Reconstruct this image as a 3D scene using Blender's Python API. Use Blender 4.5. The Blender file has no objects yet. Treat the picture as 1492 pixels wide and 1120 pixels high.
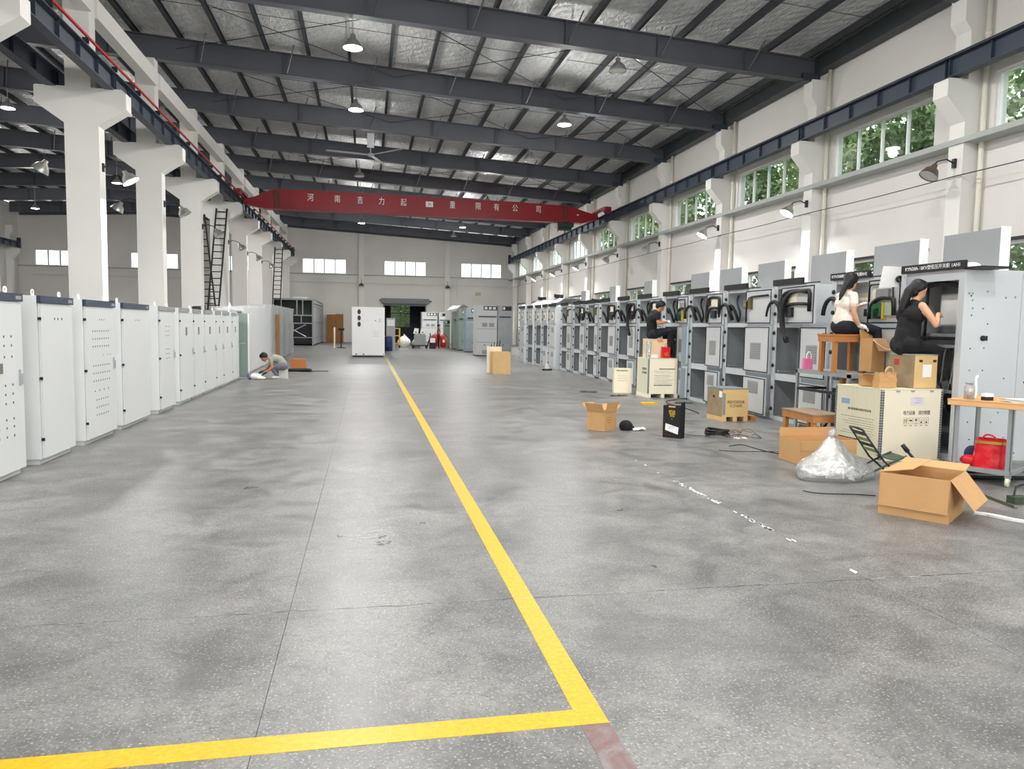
import bpy, math, random
from mathutils import Vector, Matrix
R = random.Random(7)
scene = bpy.context.scene
COL = scene.collection
PI = math.pi

# ------------------------------------------------------------------ camera
cam = bpy.data.cameras.new('camera')
cam_ob = bpy.data.objects.new('camera', cam)
COL.objects.link(cam_ob)
scene.camera = cam_ob
FPX, PCX, PCY = 1075.0, 746.0, 560.0            # focal length and centre of the 1492x1120 frame
VPX, VPY, TILT = 534.3, 472.0, 0.0165           # vanishing point of the hall's long axis, roll
yv = Vector((VPX - PCX, VPY - PCY, FPX)).normalized()
zv = yv.cross(Vector((1, TILT, 0))).normalized()
if zv.y > 0:
    zv = -zv
xv = yv.cross(zv).normalized()
right = Vector((xv.x, yv.x, zv.x))
up = -Vector((xv.y, yv.y, zv.y))
back = -Vector((xv.z, yv.z, zv.z))
cam_ob.matrix_world = Matrix(((right.x, up.x, back.x, 0), (right.y, up.y, back.y, 0),
                              (right.z, up.z, back.z, 1.6), (0, 0, 0, 1)))
cam.sensor_fit = 'HORIZONTAL'
cam.sensor_width = 36.0
cam.lens = 36.0 * FPX / 1492.0
cam.clip_start, cam.clip_end = 0.05, 400

# ------------------------------------------------------------------ sky, exposure
world = bpy.data.worlds.new('overcast_sky')
scene.world = world
world.use_nodes = True
wn = world.node_tree
bg = wn.nodes['Background']
tc = wn.nodes.new('ShaderNodeTexCoord')
sep = wn.nodes.new('ShaderNodeSeparateXYZ')
ramp = wn.nodes.new('ShaderNodeValToRGB')
ramp.color_ramp.elements[0].position = 0.0
ramp.color_ramp.elements[0].color = (0.93, 0.95, 0.97, 1)
ramp.color_ramp.elements[1].position = 0.7
ramp.color_ramp.elements[1].color = (0.90, 0.94, 1.0, 1)
wn.links.new(tc.outputs['Generated'], sep.inputs[0])
wn.links.new(sep.outputs['Z'], ramp.inputs[0])
wn.links.new(ramp.outputs[0], bg.inputs[0])
bg.inputs[1].default_value = 4.4
vs = scene.view_settings
scene.display_settings.display_device = 'sRGB'
vs.view_transform = 'Standard'
vs.look = 'None'
vs.gamma = 1.0
vs.use_curve_mapping = False
vs.exposure = 0.0
PENDANT_W = 200.0
WALL_LAMP_W = 130.0

# ------------------------------------------------------------------ materials
MATS = {}

def srgb(r, g, b):
    f = lambda c: (c / 255 / 12.92) if c / 255 <= 0.04045 else ((c / 255 + 0.055) / 1.055) ** 2.4
    return (f(r), f(g), f(b), 1)

def nd(t, kind, **kw):
    n = t.nodes.new(kind)
    for k, v in kw.items():
        setattr(n, k, v)
    return n

def mat(name, rgb, rough=0.5, metal=0.0, var=0.0, scale=3.0, bump=0.0, bscale=None, emit=0.0, emit_rgb=None,
        stretch=None, coat=0.0):
    """principled material; var = strength of a world-space tone variation, bump = fine relief"""
    if name in MATS:
        return MATS[name]
    m = bpy.data.materials.new(name)
    m.use_nodes = True
    t = m.node_tree
    b = t.nodes['Principled BSDF']
    b.inputs['Roughness'].default_value = rough
    b.inputs['Metallic'].default_value = metal
    b.inputs['Base Color'].default_value = srgb(*rgb)
    if coat:
        b.inputs['Coat Weight'].default_value = coat
    if var or bump:
        g = nd(t, 'ShaderNodeNewGeometry')
        src = g.outputs['Position']
        if stretch:
            mp = nd(t, 'ShaderNodeMapping')
            mp.inputs['Scale'].default_value = stretch
            t.links.new(src, mp.inputs[0])
            src = mp.outputs[0]
    if var:
        n = nd(t, 'ShaderNodeTexNoise')
        n.inputs['Scale'].default_value = scale
        n.inputs['Detail'].default_value = 5
        t.links.new(src, n.inputs['Vector'])
        mr = nd(t, 'ShaderNodeMapRange')
        mr.inputs[1].default_value = 0.25
        mr.inputs[2].default_value = 0.75
        mr.inputs[3].default_value = 1 - var
        mr.inputs[4].default_value = 1 + var * 0.6
        t.links.new(n.outputs['Fac'], mr.inputs[0])
        hs = nd(t, 'ShaderNodeHueSaturation')
        hs.inputs['Color'].default_value = srgb(*rgb)
        t.links.new(mr.outputs[0], hs.inputs['Value'])
        t.links.new(hs.outputs[0], b.inputs['Base Color'])
    if bump:
        n2 = nd(t, 'ShaderNodeTexNoise')
        n2.inputs['Scale'].default_value = bscale or scale * 4
        n2.inputs['Detail'].default_value = 4
        t.links.new(src, n2.inputs['Vector'])
        bp = nd(t, 'ShaderNodeBump')
        bp.inputs['Strength'].default_value = bump
        bp.inputs['Distance'].default_value = 0.02
        t.links.new(n2.outputs['Fac'], bp.inputs['Height'])
        t.links.new(bp.outputs[0], b.inputs['Normal'])
    if emit:
        b.inputs['Emission Color'].default_value = srgb(*(emit_rgb or rgb))
        b.inputs['Emission Strength'].default_value = emit
    MATS[name] = m
    return m

def glass_mat(name, tint, gloss, rough=0.02):
    m = bpy.data.materials.new(name)
    m.use_nodes = True
    t = m.node_tree
    t.nodes.remove(t.nodes['Principled BSDF'])
    out = t.nodes['Material Output']
    tr = nd(t, 'ShaderNodeBsdfTransparent')
    tr.inputs[0].default_value = tint
    gl = nd(t, 'ShaderNodeBsdfGlossy')
    gl.inputs['Roughness'].default_value = rough
    mx = nd(t, 'ShaderNodeMixShader')
    mx.inputs[0].default_value = gloss
    t.links.new(tr.outputs[0], mx.inputs[1])
    t.links.new(gl.outputs[0], mx.inputs[2])
    t.links.new(mx.outputs[0], out.inputs[0])
    MATS[name] = m
    return m

def film_mat(name, tint, gloss, diff, rough=0.2, bump=0.6, scale=14):
    """clear plastic film: see-through, glossy, a little milky, creased"""
    m = bpy.data.materials.new(name)
    m.use_nodes = True
    t = m.node_tree
    t.nodes.remove(t.nodes['Principled BSDF'])
    out = t.nodes['Material Output']
    g = nd(t, 'ShaderNodeNewGeometry')
    n = nd(t, 'ShaderNodeTexNoise')
    n.inputs['Scale'].default_value = scale
    n.inputs['Detail'].default_value = 6
    n.inputs['Distortion'].default_value = 1.2
    t.links.new(g.outputs['Position'], n.inputs['Vector'])
    bp = nd(t, 'ShaderNodeBump')
    bp.inputs['Strength'].default_value = bump
    bp.inputs['Distance'].default_value = 0.03
    t.links.new(n.outputs['Fac'], bp.inputs['Height'])
    tr = nd(t, 'ShaderNodeBsdfTransparent')
    tr.inputs[0].default_value = tint
    gl = nd(t, 'ShaderNodeBsdfGlossy')
    gl.inputs['Roughness'].default_value = rough
    df = nd(t, 'ShaderNodeBsdfDiffuse')
    df.inputs[0].default_value = srgb(225, 228, 228)
    t.links.new(bp.outputs[0], gl.inputs['Normal'])
    t.links.new(bp.outputs[0], df.inputs['Normal'])
    m1 = nd(t, 'ShaderNodeMixShader')
    m1.inputs[0].default_value = diff
    t.links.new(tr.outputs[0], m1.inputs[1])
    t.links.new(df.outputs[0], m1.inputs[2])
    m2 = nd(t, 'ShaderNodeMixShader')
    m2.inputs[0].default_value = gloss
    t.links.new(m1.outputs[0], m2.inputs[1])
    t.links.new(gl.outputs[0], m2.inputs[2])
    t.links.new(m2.outputs[0], out.inputs[0])
    MATS[name] = m
    return m

def math_node(t, op, a, b=None, clamp=False):
    n = nd(t, 'ShaderNodeMath', operation=op, use_clamp=clamp)
    for i, v in enumerate((a, b)):
        if v is None:
            continue
        if isinstance(v, (int, float)):
            n.inputs[i].default_value = v
        else:
            t.links.new(v, n.inputs[i])
    return n.outputs[0]

def noise(t, vec, scale, detail=4, rough=0.55, dist=0.0):
    n = nd(t, 'ShaderNodeTexNoise')
    n.inputs['Scale'].default_value = scale
    n.inputs['Detail'].default_value = detail
    n.inputs['Roughness'].default_value = rough
    n.inputs['Distortion'].default_value = dist
    t.links.new(vec, n.inputs['Vector'])
    return n.outputs['Fac']

def rng(t, v, a, b, c, d):
    n = nd(t, 'ShaderNodeMapRange')
    t.links.new(v, n.inputs[0])
    for i, x in enumerate((a, b, c, d)):
        n.inputs[i + 1].default_value = x
    return n.outputs[0]

def mixc(t, f, a, b, mode='MIX'):
    n = nd(t, 'ShaderNodeMix', data_type='RGBA', blend_type=mode)
    if isinstance(f, (int, float)):
        n.inputs[0].default_value = f
    else:
        t.links.new(f, n.inputs[0])
    for i, v in ((6, a), (7, b)):
        if isinstance(v, tuple):
            n.inputs[i].default_value = v
        else:
            t.links.new(v, n.inputs[i])
    return n.outputs[2]

def concrete_floor():
    m = bpy.data.materials.new('worn_concrete')
    m.use_nodes = True
    t = m.node_tree
    b = t.nodes['Principled BSDF']
    g = nd(t, 'ShaderNodeNewGeometry')
    P = g.outputs['Position']
    big = noise(t, P, 0.45, 8, 0.7)
    mid = noise(t, P, 1.9, 10, 0.74, 0.5)
    fine = noise(t, P, 26, 5, 0.7)
    speck = noise(t, P, 85, 2, 0.5)
    c = mixc(t, rng(t, big, 0.32, 0.68, 0, 1), srgb(120, 119, 117), srgb(154, 152, 149))
    c = mixc(t, rng(t, mid, 0.36, 0.60, 0.12, 1.0), srgb(86, 85, 83), c)
    c = mixc(t, rng(t, fine, 0.45, 0.75, 0.0, 0.55), c, srgb(76, 75, 73))
    c = mixc(t, rng(t, speck, 0.60, 0.68, 0.0, 0.6), c, srgb(205, 204, 200))
    c = mixc(t, rng(t, speck, 0.40, 0.32, 0.0, 0.55), c, srgb(70, 70, 70))
    stain = noise(t, P, 0.9, 3, 0.5, 0.8)
    c = mixc(t, rng(t, stain, 0.60, 0.74, 0.0, 0.55), c, srgb(84, 83, 82))
    t.links.new(c, b.inputs['Base Color'])
    t.links.new(rng(t, mid, 0.3, 0.7, 0.30, 0.48), b.inputs['Roughness'])
    b.inputs['Specular IOR Level'].default_value = 0.45
    bp = nd(t, 'ShaderNodeBump')
    bp.inputs['Strength'].default_value = 0.25
    bp.inputs['Distance'].default_value = 0.004
    t.links.new(fine, bp.inputs['Height'])
    t.links.new(bp.outputs[0], b.inputs['Normal'])
    MATS['worn_concrete'] = m
    return m

def paint_line(name, rgb, worn, lo, hi):
    m = bpy.data.materials.new(name)
    m.use_nodes = True
    t = m.node_tree
    b = t.nodes['Principled BSDF']
    g = nd(t, 'ShaderNodeNewGeometry')
    P = g.outputs['Position']
    a = noise(t, P, 5.0, 8, 0.7, 0.6)
    a2 = noise(t, P, 40, 4, 0.7)
    sx = nd(t, 'ShaderNodeSeparateXYZ')
    t.links.new(P, sx.inputs[0])
    far = rng(t, sx.outputs[1], 11.0, 24.0, 0.0, 0.34)       # older, more worn paint down the hall
    w = math_node(t, 'ADD', math_node(t, 'ADD', a, math_node(t, 'MULTIPLY', a2, 0.25)), far)
    c = mixc(t, rng(t, a2, 0.35, 0.7, 0, 0.6), srgb(*rgb), srgb(int(rgb[0] * .82), int(rgb[1] * .74), int(rgb[2] * .6)))
    c = mixc(t, rng(t, w, lo, hi, 0, 1), c, srgb(*worn))
    t.links.new(c, b.inputs['Base Color'])
    b.inputs['Roughness'].default_value = 0.42
    MATS[name] = m
    return m

def foil_mat():
    """quilted silver roof insulation"""
    m = bpy.data.materials.new('silver_foil')
    m.use_nodes = True
    t = m.node_tree
    b = t.nodes['Principled BSDF']
    g = nd(t, 'ShaderNodeNewGeometry')
    mp = nd(t, 'ShaderNodeMapping')
    mp.inputs['Scale'].default_value = (2.2, 0.7, 1)
    mp.inputs['Rotation'].default_value = (0, 0, 0.5)
    t.links.new(g.outputs['Position'], mp.inputs[0])
    a = noise(t, mp.outputs[0], 3.0, 5, 0.65, 1.6)
    v = nd(t, 'ShaderNodeTexVoronoi')
    v.inputs['Scale'].default_value = 4.5
    t.links.new(g.outputs['Position'], v.inputs['Vector'])
    w1 = nd(t, 'ShaderNodeTexWave', wave_type='BANDS', bands_direction='DIAGONAL')
    w1.inputs['Scale'].default_value = 1.5
    w1.inputs['Distortion'].default_value = 3.0
    t.links.new(g.outputs['Position'], w1.inputs['Vector'])
    h = math_node(t, 'ADD', math_node(t, 'ADD', a, math_node(t, 'MULTIPLY', v.outputs['Distance'], 0.35)), math_node(t, 'MULTIPLY', w1.outputs['Fac'], 0.18))
    bp = nd(t, 'ShaderNodeBump')
    bp.inputs['Strength'].default_value = 1.0
    bp.inputs['Distance'].default_value = 0.10
    t.links.new(h, bp.inputs['Height'])
    t.links.new(bp.outputs[0], b.inputs['Normal'])
    t.links.new(mixc(t, rng(t, a, 0.3, 0.7, 0, 1), srgb(206, 208, 206), srgb(250, 250, 248)), b.inputs['Base Color'])
    b.inputs['Metallic'].default_value = 0.55
    b.inputs['Roughness'].default_value = 0.34
    MATS['silver_foil'] = m
    return m

M_FLOOR = concrete_floor()
M_YEL = paint_line('yellow_floor_paint', (238, 186, 6), (176, 172, 116), 0.76, 0.98)
M_OLD = paint_line('faded_maroon_paint', (128, 96, 96), (138, 136, 134), 0.55, 0.75)
M_FOIL = foil_mat()
M_WALL = mat('white_plaster', (226, 222, 217), 0.85, var=0.05, scale=0.6, bump=0.08, bscale=18)
M_COLM = mat('white_column_paint', (234, 231, 226), 0.75, var=0.04, scale=0.9, bump=0.06, bscale=14)
M_STEEL = mat('grey_blue_steel_paint', (84, 88, 96), 0.5, var=0.14, scale=0.8)
M_PURL = mat('dark_purlin_paint', (50, 56, 60), 0.5, var=0.12, scale=0.8)
M_RUN = mat('navy_runway_paint', (52, 62, 76), 0.5, var=0.18, scale=1.3)
M_RAIL = mat('red_conductor_rail', (190, 30, 36), 0.4)
M_CRANE = mat('red_crane_paint', (150, 18, 34), 0.42, var=0.14, scale=0.7)
M_WHITE = mat('white_enamel', (250, 250, 249), 0.5)
M_PIPE = mat('cream_pvc_pipe', (226, 222, 208), 0.45)
M_LEDGE = mat('pale_grey_ledge', (176, 180, 176), 0.7, var=0.1, scale=1.0)
M_FRAME = mat('window_frame_white', (236, 238, 236), 0.4)
M_GLASS = glass_mat('window_glass', (0.88, 0.92, 0.91, 1), 0.14)
M_CLEAR = glass_mat('clear_dusty_glass', (0.92, 0.95, 0.90, 1), 0.02, 0.25)
M_BLACK = mat('black_rubber', (22, 22, 24), 0.55)
M_DARK = mat('dark_metal', (44, 46, 50), 0.45, metal=0.3)
M_GALV = mat('galvanised_steel', (176, 182, 184), 0.4, metal=0.55, var=0.08, scale=3)
M_ALU = mat('brushed_aluminium', (196, 196, 192), 0.35, metal=0.8)
M_CABW = mat('white_powder_coat', (228, 231, 229), 0.42, var=0.02, scale=1.2)
M_CABG = mat('pale_grey_powder_coat', (206, 209, 208), 0.42, var=0.03, scale=1.5)
M_CABS = mat('silver_grey_panel', (206, 211, 214), 0.38, metal=0.12, var=0.03, scale=1.5)
M_CABI = mat('zinc_plate_interior', (160, 164, 166), 0.42, metal=0.2, var=0.1, scale=3)
M_LID = mat('mid_grey_plate', (150, 153, 154), 0.5, var=0.03)
M_NAVY = mat('navy_header_strip', (42, 54, 76), 0.4)
M_GREEN = mat('green_grey_cabinet', (128, 146, 136), 0.45, var=0.05)
M_BLUEG = mat('blue_grey_cabinet', (146, 160, 166), 0.45, var=0.05)
M_PCB = mat('green_circuit_board', (30, 112, 66), 0.45, var=0.25, scale=30)
M_KRAFT = mat('brown_cardboard', (205, 160, 108), 0.8, var=0.05, scale=6)
M_KRAFTI = mat('brown_cardboard_inside', (188, 145, 98), 0.85, var=0.06, scale=6)
M_CREAM = mat('cream_plywood', (250, 240, 214), 0.65, var=0.03, scale=2)
M_CREAMD = mat('greenish_plywood', (226, 221, 194), 0.65, var=0.06, scale=4, stretch=(6, 6, 0.6))
M_PLY = mat('weathered_plywood', (158, 138, 108), 0.75, var=0.25, scale=7)
M_PLYN = mat('new_plywood', (226, 190, 132), 0.6, var=0.08, scale=3)
M_WOOD = mat('orange_pine', (190, 126, 68), 0.5, var=0.18, scale=4, stretch=(4, 4, 0.7))
M_WOODT = mat('dusty_bench_top', (150, 128, 104), 0.7, var=0.2, scale=5)
M_PANEL = mat('brown_door_board', (150, 104, 46), 0.6, var=0.12, scale=2, stretch=(4, 4, 0.5))
M_INK = mat('black_print', (38, 36, 34), 0.6)
M_INKG = mat('grey_print', (120, 112, 98), 0.6)
M_PAPER = mat('white_paper', (246, 246, 242), 0.7)
M_RED = mat('red_bag_plastic', (222, 26, 40), 0.3, bump=0.25, bscale=18)
M_REDK = mat('red_enamel', (170, 28, 30), 0.35)
M_GOLD = mat('gold_print', (196, 160, 70), 0.35, metal=0.6)
M_PINK = mat('pink_tote', (238, 120, 172), 0.6)
M_OLIVE = mat('olive_canvas', (66, 78, 60), 0.8, var=0.15, scale=12)
M_LIME = mat('camouflage_mesh', (150, 160, 110), 0.8, var=0.35, scale=14)
M_YELLOW = mat('yellow_plastic', (226, 190, 60), 0.5, var=0.06)
M_LAMPON = mat('lit_lamp_lens', (255, 255, 255), 0.3, emit=26.0, emit_rgb=(248, 252, 255))
M_LAMPOFF = mat('unlit_lamp_lens', (214, 214, 208), 0.25)
M_SHADE = mat('spun_aluminium_shade', (186, 186, 180), 0.34, metal=0.75)
M_SHADED = mat('brown_lamp_shade', (112, 96, 84), 0.45, metal=0.5)
M_BARK = mat('tree_bark', (86, 72, 58), 0.9, var=0.2, scale=6)
M_LEAF1 = mat('leaf_green', (124, 148, 98), 0.5, var=0.35, scale=1.2)  # greyed green, window glass haze put into the leaf colour
M_LEAF2 = mat('leaf_light_green', (172, 190, 136), 0.5, var=0.35, scale=1.2)  # paled likewise, reflection and haze of the panes put into the colour
M_LEAF3 = mat('leaf_dark_green', (74, 112, 36), 0.5, var=0.35, scale=1.2)
M_LEAF4 = mat('leaf_mid_green', (120, 160, 56), 0.5, var=0.35, scale=1.2)
M_GRND = mat('outdoor_paving', (150, 150, 144), 0.9, var=0.1, scale=0.5)
M_DOORW = mat('off_white_door', (216, 219, 218), 0.42, var=0.02, scale=1.2)
M_HOLE = mat('hole_grey', (92, 94, 96), 0.6)
M_FILM = film_mat('plastic_film', (0.97, 0.98, 0.98, 1), 0.16, 0.42, 0.25)
M_BAGF = film_mat('clear_bag_film', (0.92, 0.95, 0.96, 1), 0.40, 0.34, 0.16, 0.9, 9)
M_SKIN = mat('skin', (222, 170, 138), 0.55)
M_SKIND = mat('tanned_skin', (196, 136, 104), 0.55)
M_HAIR = mat('black_hair', (17, 14, 14), 0.55, var=0.2, scale=40)
M_TEE = mat('cream_cotton', (240, 228, 214), 0.85, bump=0.2, bscale=9)
M_BLKC = mat('black_cotton', (15, 16, 20), 0.85, bump=0.2, bscale=9)
M_NAVYC = mat('dark_navy_cotton', (20, 23, 36), 0.85, bump=0.2, bscale=9)
M_GREYC = mat('grey_green_cotton', (152, 152, 140), 0.85, bump=0.2, bscale=9)
M_GREYT = mat('grey_trousers', (112, 112, 122), 0.85, bump=0.2, bscale=9)
M_MAROON = mat('faded_red_cloth', (140, 74, 68), 0.85)
M_GLOVE = mat('white_glove', (240, 238, 236), 0.8)
M_SHUT = mat('grey_roller_shutter', (118, 120, 124), 0.5, var=0.05)
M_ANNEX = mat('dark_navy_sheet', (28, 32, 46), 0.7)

# ------------------------------------------------------------------ mesh helpers
def rotz(v, a):
    c, s = math.cos(a), math.sin(a)
    return Vector((v[0] * c - v[1] * s, v[0] * s + v[1] * c, v[2]))

class MB:
    """collects faces; build() links them as one mesh object"""
    def __init__(s):
        s.v, s.f, s.m, s.mats = [], [], [], []
        s.xf = None

    def slot(s, m):
        if m not in s.mats:
            s.mats.append(m)
        return s.mats.index(m)

    def add(s, vs, fs, m):
        k = len(s.v)
        if s.xf is not None:
            vs = [s.xf @ Vector(p) for p in vs]
        s.v += [tuple(p) for p in vs]
        i = s.slot(m)
        for f in fs:
            s.f.append(tuple(k + j for j in f))
            s.m.append(i)
        return s

    def box(s, x0, x1, y0, y1, z0, z1, m):
        vs = [(x, y, z) for z in (z0, z1) for y in (y0, y1) for x in (x0, x1)]
        return s.add(vs, [(0, 2, 3, 1), (4, 5, 7, 6), (0, 1, 5, 4), (2, 6, 7, 3), (0, 4, 6, 2), (1, 3, 7, 5)], m)

    def prism(s, poly, h, m, axis='y', o=0.0):
        """poly of (a,b) pushed along axis from o to o+h.  y: (x,z), x: (y,z), z: (x,y)"""
        n = len(poly)
        def P(a, b, c):
            return {'y': (a, c, b), 'x': (c, a, b), 'z': (a, b, c)}[axis]
        vs = [P(a, b, o) for a, b in poly] + [P(a, b, o + h) for a, b in poly]
        fs = [tuple(range(n)), tuple(range(2 * n - 1, n - 1, -1))]
        for i in range(n):
            j = (i + 1) % n
            fs.append((i, n + i, n + j, j))
        return s.add(vs, fs, m)

    def tube(s, pts, r, m, n=8, cap=True):
        pts = [Vector(p) for p in pts]
        rr = r if isinstance(r, (list, tuple)) else [r] * len(pts)
        vs, fs = [], []
        ref = None
        for i, p in enumerate(pts):
            d = (pts[min(i + 1, len(pts) - 1)] - pts[max(i - 1, 0)])
            if d.length < 1e-9:
                d = Vector((0, 0, 1))
            d.normalize()
            if ref is None:
                ref = Vector((0, 0, 1)) if abs(d.z) < 0.9 else Vector((1, 0, 0))
            u = d.cross(ref)
            if u.length < 1e-6:
                u = d.cross(Vector((0, 1, 0)))
            u.normalize()
            w = u.cross(d).normalized()
            ref = w
            for k in range(n):
                a = 2 * PI * k / n
                vs.append(p + (u * math.cos(a) + w * math.sin(a)) * rr[i])
        for i in range(len(pts) - 1):
            for k in range(n):
                j = (k + 1) % n
                fs.append((i * n + k, i * n + j, (i + 1) * n + j, (i + 1) * n + k))
        if cap:
            fs.append(tuple(range(n - 1, -1, -1)))
            fs.append(tuple((len(pts) - 1) * n + k for k in range(n)))
        return s.add(vs, fs, m)

    def cyl(s, p0, p1, r, m, n=12):
        return s.tube([p0, p1], r, m, n)

    def lathe(s, prof, m, n=20, c=(0, 0, 0)):
        vs, fs = [], []
        for r, z in prof:
            for k in range(n):
                a = 2 * PI * k / n
                vs.append((c[0] + r * math.cos(a), c[1] + r * math.sin(a), c[2] + z))
        for i in range(len(prof) - 1):
            for k in range(n):
                j = (k + 1) % n
                fs.append((i * n + k, i * n + j, (i + 1) * n + j, (i + 1) * n + k))
        return s.add(vs, fs, m)

    def ball(s, c, r, m, n=12, h=8):
        r = r if isinstance(r, (list, tuple)) else (r, r, r)
        vs, fs = [], []
        for i in range(h + 1):
            t = PI * i / h
            for k in range(n):
                a = 2 * PI * k / n
                vs.append((c[0] + r[0] * math.sin(t) * math.cos(a), c[1] + r[1] * math.sin(t) * math.sin(a),
                           c[2] + r[2] * math.cos(t)))
        for i in range(h):
            for k in range(n):
                j = (k + 1) % n
                fs.append((i * n + k, (i + 1) * n + k, (i + 1) * n + j, i * n + j))
        return s.add(vs, fs, m)

    def build(s, name, parent=None, smooth=False, loc=None, rot=0.0, label=None):
        me = bpy.data.meshes.new(name)
        me.from_pydata(s.v, [], s.f)
        for m in s.mats:
            me.materials.append(m)
        me.polygons.foreach_set('material_index', s.m)
        if smooth:
            me.polygons.foreach_set('use_smooth', [True] * len(me.polygons))
        me.update()
        o = bpy.data.objects.new(name, me)
        COL.objects.link(o)
        if parent:
            o.parent = parent
        if loc is not None:
            o.location = loc
        o.rotation_euler.z = rot
        if label:
            o['label'] = label
        return o

def tag(o, label=None, cat=None, group=None, kind=None):
    if label: o['label'] = label
    if cat: o['category'] = cat
    if group: o['group'] = group
    if kind: o['kind'] = kind
    return o

def thing(name, loc, label, cat, group=None, rot=0.0):
    o = bpy.data.objects.new(name, None)
    o.empty_display_size = 0.1
    COL.objects.link(o)
    o.location = loc
    o.rotation_euler.z = rot
    return tag(o, label, cat, group)

def struct(name, loc=(0, 0, 0)):
    o = bpy.data.objects.new(name, None)
    o.empty_display_size = 0.1
    COL.objects.link(o)
    o.location = loc
    o['kind'] = 'structure'
    return o

def inst(o, parent, loc=None, rot=None, name=None):
    """copy of one object (shares its mesh)"""
    c = o.copy()
    if name: c.name = name
    COL.objects.link(c)
    c.parent = parent
    if loc is not None: c.location = loc
    if rot is not None: c.rotation_euler.z = rot
    return c

def copy_tree(o, parent=None):
    c = o.copy()
    COL.objects.link(c)
    c.parent = parent
    for ch in [k for k in o.children]:
        copy_tree(ch, c)
    return c

def text_mesh(body, size, m, name, parent, loc, rx=PI / 2, rz=0.0, depth=0.002, align='CENTER', sx=1.0):
    cu = bpy.data.curves.new(name, 'FONT')
    cu.body = body
    cu.size = size
    cu.align_x = align
    cu.align_y = 'CENTER'
    cu.extrude = depth
    cu.resolution_u = 2
    tmp = bpy.data.objects.new('tmp', cu)
    COL.objects.link(tmp)
    dg = bpy.context.evaluated_depsgraph_get()
    me = bpy.data.meshes.new_from_object(tmp.evaluated_get(dg))
    bpy.data.objects.remove(tmp)
    bpy.data.curves.remove(cu)
    me.name = name
    me.materials.clear()
    me.materials.append(m)
    o = bpy.data.objects.new(name, me)
    COL.objects.link(o)
    o.parent = parent
    o.location = loc
    o.rotation_euler = (rx, 0, rz)
    o.scale = (sx, 1, 1)
    return o

# ================================================================== the hall
BAY = 5.53
COLY = [19.6 + BAY * k for k in range(-5, 9)]          # near faces of the columns
Y0, Y1 = -12.0, 66.0
XL, XR = -27.3, 13.0

def zb(x):
    return 8.75 + 0.048 * (12.4 - x) if x >= -18 else 8.75 + 0.048 * 30.4 - 0.05 * (-18 - x)

def zt(x):
    return 9.36 + 0.054 * (12.4 - x) if x >= -18 else 9.36 + 0.054 * 30.4 - 0.05 * (-18 - x)

# ---- floor: cast slabs with open joints
floor = MB().box(XL - 0.3, XR + 0.3, Y0 - 0.3, Y1 + 0.3, -0.4, -0.04, mat('joint_filler', (92, 91, 90), 0.9)).build("floor")
tag(floor, kind='structure')
xs = [3.2 + 3.62 * k for k in range(-9, 4)]
ys = [4.15 + 5.9 * k for k in range(-3, 11)]
xs = [XL] + [x for x in xs if XL + 0.5 < x < XR - 0.5] + [XR]
ys = [Y0] + [y for y in ys if Y0 + 0.5 < y < Y1 - 0.5] + [Y1]
for i in range(len(xs) - 1):
    for j in range(len(ys) - 1):
        g = 0.0012
        MB().box(xs[i] + g, xs[i + 1] - g, ys[j] + g, ys[j + 1] - g, -0.04, 0, M_FLOOR).build('slab', floor)
ground = MB().box(-60, 60, -60, 110, -0.6, -0.42, M_GRND).build('ground')
tag(ground, kind='structure')

# ---- floor paint
def decal(name, x0, x1, y0, y1, m, z=0.0015, n=1):
    return MB().box(x0, x1, y0, y1, 0.0002, z, m).build(name, floor)
o = decal('painted_line', 0.85, 0.97, 2.87, 37.5, M_YEL); tag(o, 'worn yellow line running down the hall')
o = decal('painted_line', -6.5, 0.97, 2.75, 2.87, M_YEL); tag(o, 'yellow line across the floor in front')
o = decal('faded_line', 0.85, 0.97, -2.0, 2.745, M_OLD); tag(o, 'faded maroon trace of an old line')
# chalky repair along the joint
rr = random.Random(3)
mk = MB()
for i in range(60):
    y = rr.choice([rr.uniform(4.2, 8.5), rr.uniform(6.2, 7.2), rr.uniform(5.3, 5.8)])
    x = 3.2 + rr.uniform(-0.02, 0.02)
    a = rr.uniform(0.004, 0.02); b = rr.uniform(0.01, 0.05)
    mk.add([(x - a, y - b, 0.0016), (x + a, y - b * .4, 0.0016), (x + a * .7, y + b, 0.0016), (x - a * .8, y + b * .5, 0.0016)], [(0, 1, 2, 3)], M_PAPER)
for i in range(90):
    x = rr.uniform(-2.2, 4.8)
    y = 4.15 + rr.uniform(-0.008, 0.008)
    a = rr.uniform(0.01, 0.07); b = rr.uniform(0.002, 0.004)
    mk.add([(x - a, y - b, 0.0016), (x + a, y - b * .4, 0.0016), (x + a * .7, y + b, 0.0016), (x - a * .8, y + b * .5, 0.0016)], [(0, 1, 2, 3)], MATS['joint_filler'] if rr.random() < .45 else M_LEDGE)
tag(mk.build('joint_chips', floor), kind='stuff')

q = random.Random(77)
mk = MB()
M_STAIN = mat('oil_stain', (58, 57, 55), 0.5)
for (x, y, s) in ((0.13, 5.39, .045), (0.12, 5.55, .025), (-.2, 5.6, .02), (.45, 5.9, .02), (-1.1, 7.4, .05), (1.9, 4.6, .02), (2.2, 6.1, .03)):
    for k in range(7):
        px_, py_, r_ = x + q.uniform(-s, s), y + q.uniform(-s, s), s * q.uniform(.25, .6)
        mk.add([(px_ + r_ * q.uniform(.6, 1.3) * math.cos(a * PI / 4), py_ + r_ * q.uniform(.6, 1.3) * math.sin(a * PI / 4), .0008 + .00005 * k) for a in range(8)], [tuple(range(8))], M_STAIN)
tag(mk.build('oil_stains', floor), kind='stuff')

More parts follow.
